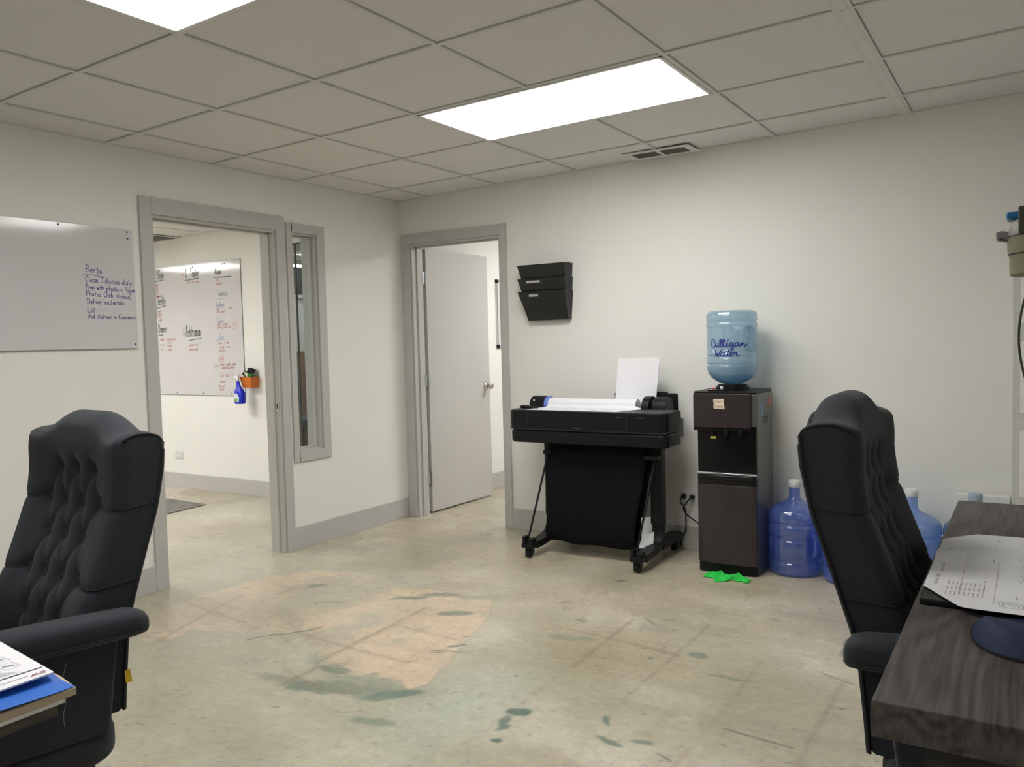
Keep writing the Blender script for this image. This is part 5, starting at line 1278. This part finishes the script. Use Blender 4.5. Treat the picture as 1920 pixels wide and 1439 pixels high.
# ================================================================= LEFT DESK
t = thing('desk', (1.9, -4.55, 0), 'dark desk in the near left corner under white and blue papers', 'desk')
LX = 2.602; LZ = .738
MB().box(1.25, LX, -5.15, -3.957, LZ - .036, LZ).build('tabletop', 'wood', t, bevel=.0015)
for y_ in (-4.20, -5.05): MB().box(1.35, LX - .22, y_ - .015, y_ + .015, 0, LZ - .040).build('panel_leg', 'wood_edge', t)
def quad_slab(pts, z0, z1): 
    q_ = MB(); q_.prism(pts, z0, z1, 2); return q_
# glossy white board / stack of sheets
tag(quad_slab([(2.652, -3.972), (2.648, -4.30), (2.20, -4.31), (2.22, -3.958)], LZ + .0005, LZ + .007).build('presentation_board', 'white', bevel=.001), 'glossy white board at the bottom of the paper pile on the left desk', 'board')
# manila and blue folders
tag(quad_slab([(2.656, -3.957), (2.644, -4.32), (2.33, -4.33), (2.32, -3.93), (2.59, -3.945)], LZ + .0075, LZ + .0195).build('file_stack', 'manila', bevel=.002), 'thick manila file stack lying between white board and blue folder', 'files')
bf = MB()
def bluef(a, c_):
    x = 2.34 + .314 * a + .002 * math.sin(9 * c_); y = -3.945 - .013 * a - .37 * c_
    z = LZ + .0235 + .0045 * math.exp(-((a - .80 + .18 * c_) / .06) ** 2) * (1 - a * .2) + .003 * math.sin(c_ * 7 + a * 5) * a
    return (x, y, z)
bf.grid(bluef, 40, 40)
tag(bf.build('plastic_folder', 'folderblue', smooth=True), 'shiny wrinkled blue plastic folder under the printed form on the left desk', 'folder')
t = thing('printed_form', (2.45, -4.1, LZ + .032), 'white printed form with grey boxes and a reddish logo atop the left desk pile', 'paper')
PZ = LZ + .0345
quad_slab([(2.607, -3.963), (2.598, -4.33), (2.33, -4.34), (2.31, -3.925), (2.40, -3.937)], LZ + .032, PZ).build('sheet', 'paper', t)
fd = MB(); fg = MB(); fp = MB()
f3 = lambda a, b: (a, b, PZ + .0006)
ribbon(fd, [[(2.571, -3.964), (2.563, -4.10)]], .0035, f3)
ribbon(fd, [[(2.589, -3.992), (2.586, -4.04)]], .0012, f3)
for k in range(6): ribbon(fg, [[(2.558 - .0045 * k, -3.990 - .004 * k), (2.553 - .0045 * k, -4.06)]], .0012, f3)
def rect(mb, x0, x1, y0, y1, w_): ribbon(mb, [[(x0, y0), (x1, y0)], [(x1, y0), (x1, y1)], [(x1, y1), (x0, y1)], [(x0, y1), (x0, y0)]], w_, f3)
for i, (x, y) in enumerate(((2.535, -3.975), (2.495, -3.972), (2.455, -3.97), (2.535, -4.005), (2.495, -4.00), (2.455, -3.998))):
    rect(fg, x - .028, x, y - .022, y, .0008)
    ribbon(fg, [[(x - .018, y - .016), (x - .012, y - .006)]], .005, f3)
st, tot = text_strokes('DW', .25)
# logo reads from the other side of the desk
ribbon(fp, [[(2.589 + py * .008, -3.989 + .022 - px * .022 / tot) for px, py in s_] for s_ in st], .0017, f3)
rect(fp, 2.425, 2.437, -3.985, -3.968, .0012)
fd.build('dark_print', 'dark_ln', t); fg.build('grey_print', 'grey_ln', t); fp.build('logo', 'purple', t)

# ================================================================= WORKROOM SEEN THROUGH THE NARROW WINDOW
t = thing('storage_cabinet', (-3.9, 2.75, 0), 'brown wooden cabinet in the dim workroom behind the narrow window', 'cabinet')
MB().box(-4.075, -3.78, 2.1, 3.7, .02, 1.20).build('body', 'brown', t, bevel=.004)
for i in range(3): MB().box(-3.78, -3.765, 2.11 + .53 * i, 2.62 + .53 * i, .06, 1.16).build('door', 'brown', t, bevel=.003)
t = thing('wall_screen', (-4.06, 2.9, 1.9), 'dark blue grey panel high on the far workroom wall', 'screen')
MB().box(-4.078, -4.04, 1.7, 3.9, 1.92, 2.27).build('panel', 'darkblue', t)
MB().box(-4.078, -4.03, 1.7, 3.9, 1.88, 1.92).build('rail', 'fixture', t)
t = thing('strip_light', (-3.7, 2.8, 2.2), 'thin lit strip lamp seen through the narrow window', 'lamp')
MB().box(-3.74, -3.70, 2.1, 3.4, 2.235, 2.255).build('tube', 'panel_dim', t); MB().box(-3.76, -3.68, 2.1, 3.4, 2.255, 2.299).build('housing', 'fixture', t)
t = thing('guest_chair', (-2.55, 1.5, 0), 'dark chair in the dim workroom in front of the brown cabinet', 'chair')
MB().box(-2.85, -2.35, 1.22, 1.70, .44, .52).build('seat', 'darkblue', t, bevel=.02)
MB().box(-2.92, -2.86, 1.22, 1.70, .56, 1.0).build('backrest', 'darkblue', t, bevel=.03)
for x in (-2.82, -2.38):
    for y in (1.26, 1.66): MB().tube([(x, y, 0), (x, y, .45)], .014, 10).build('leg', 'blackp', t, smooth=True)
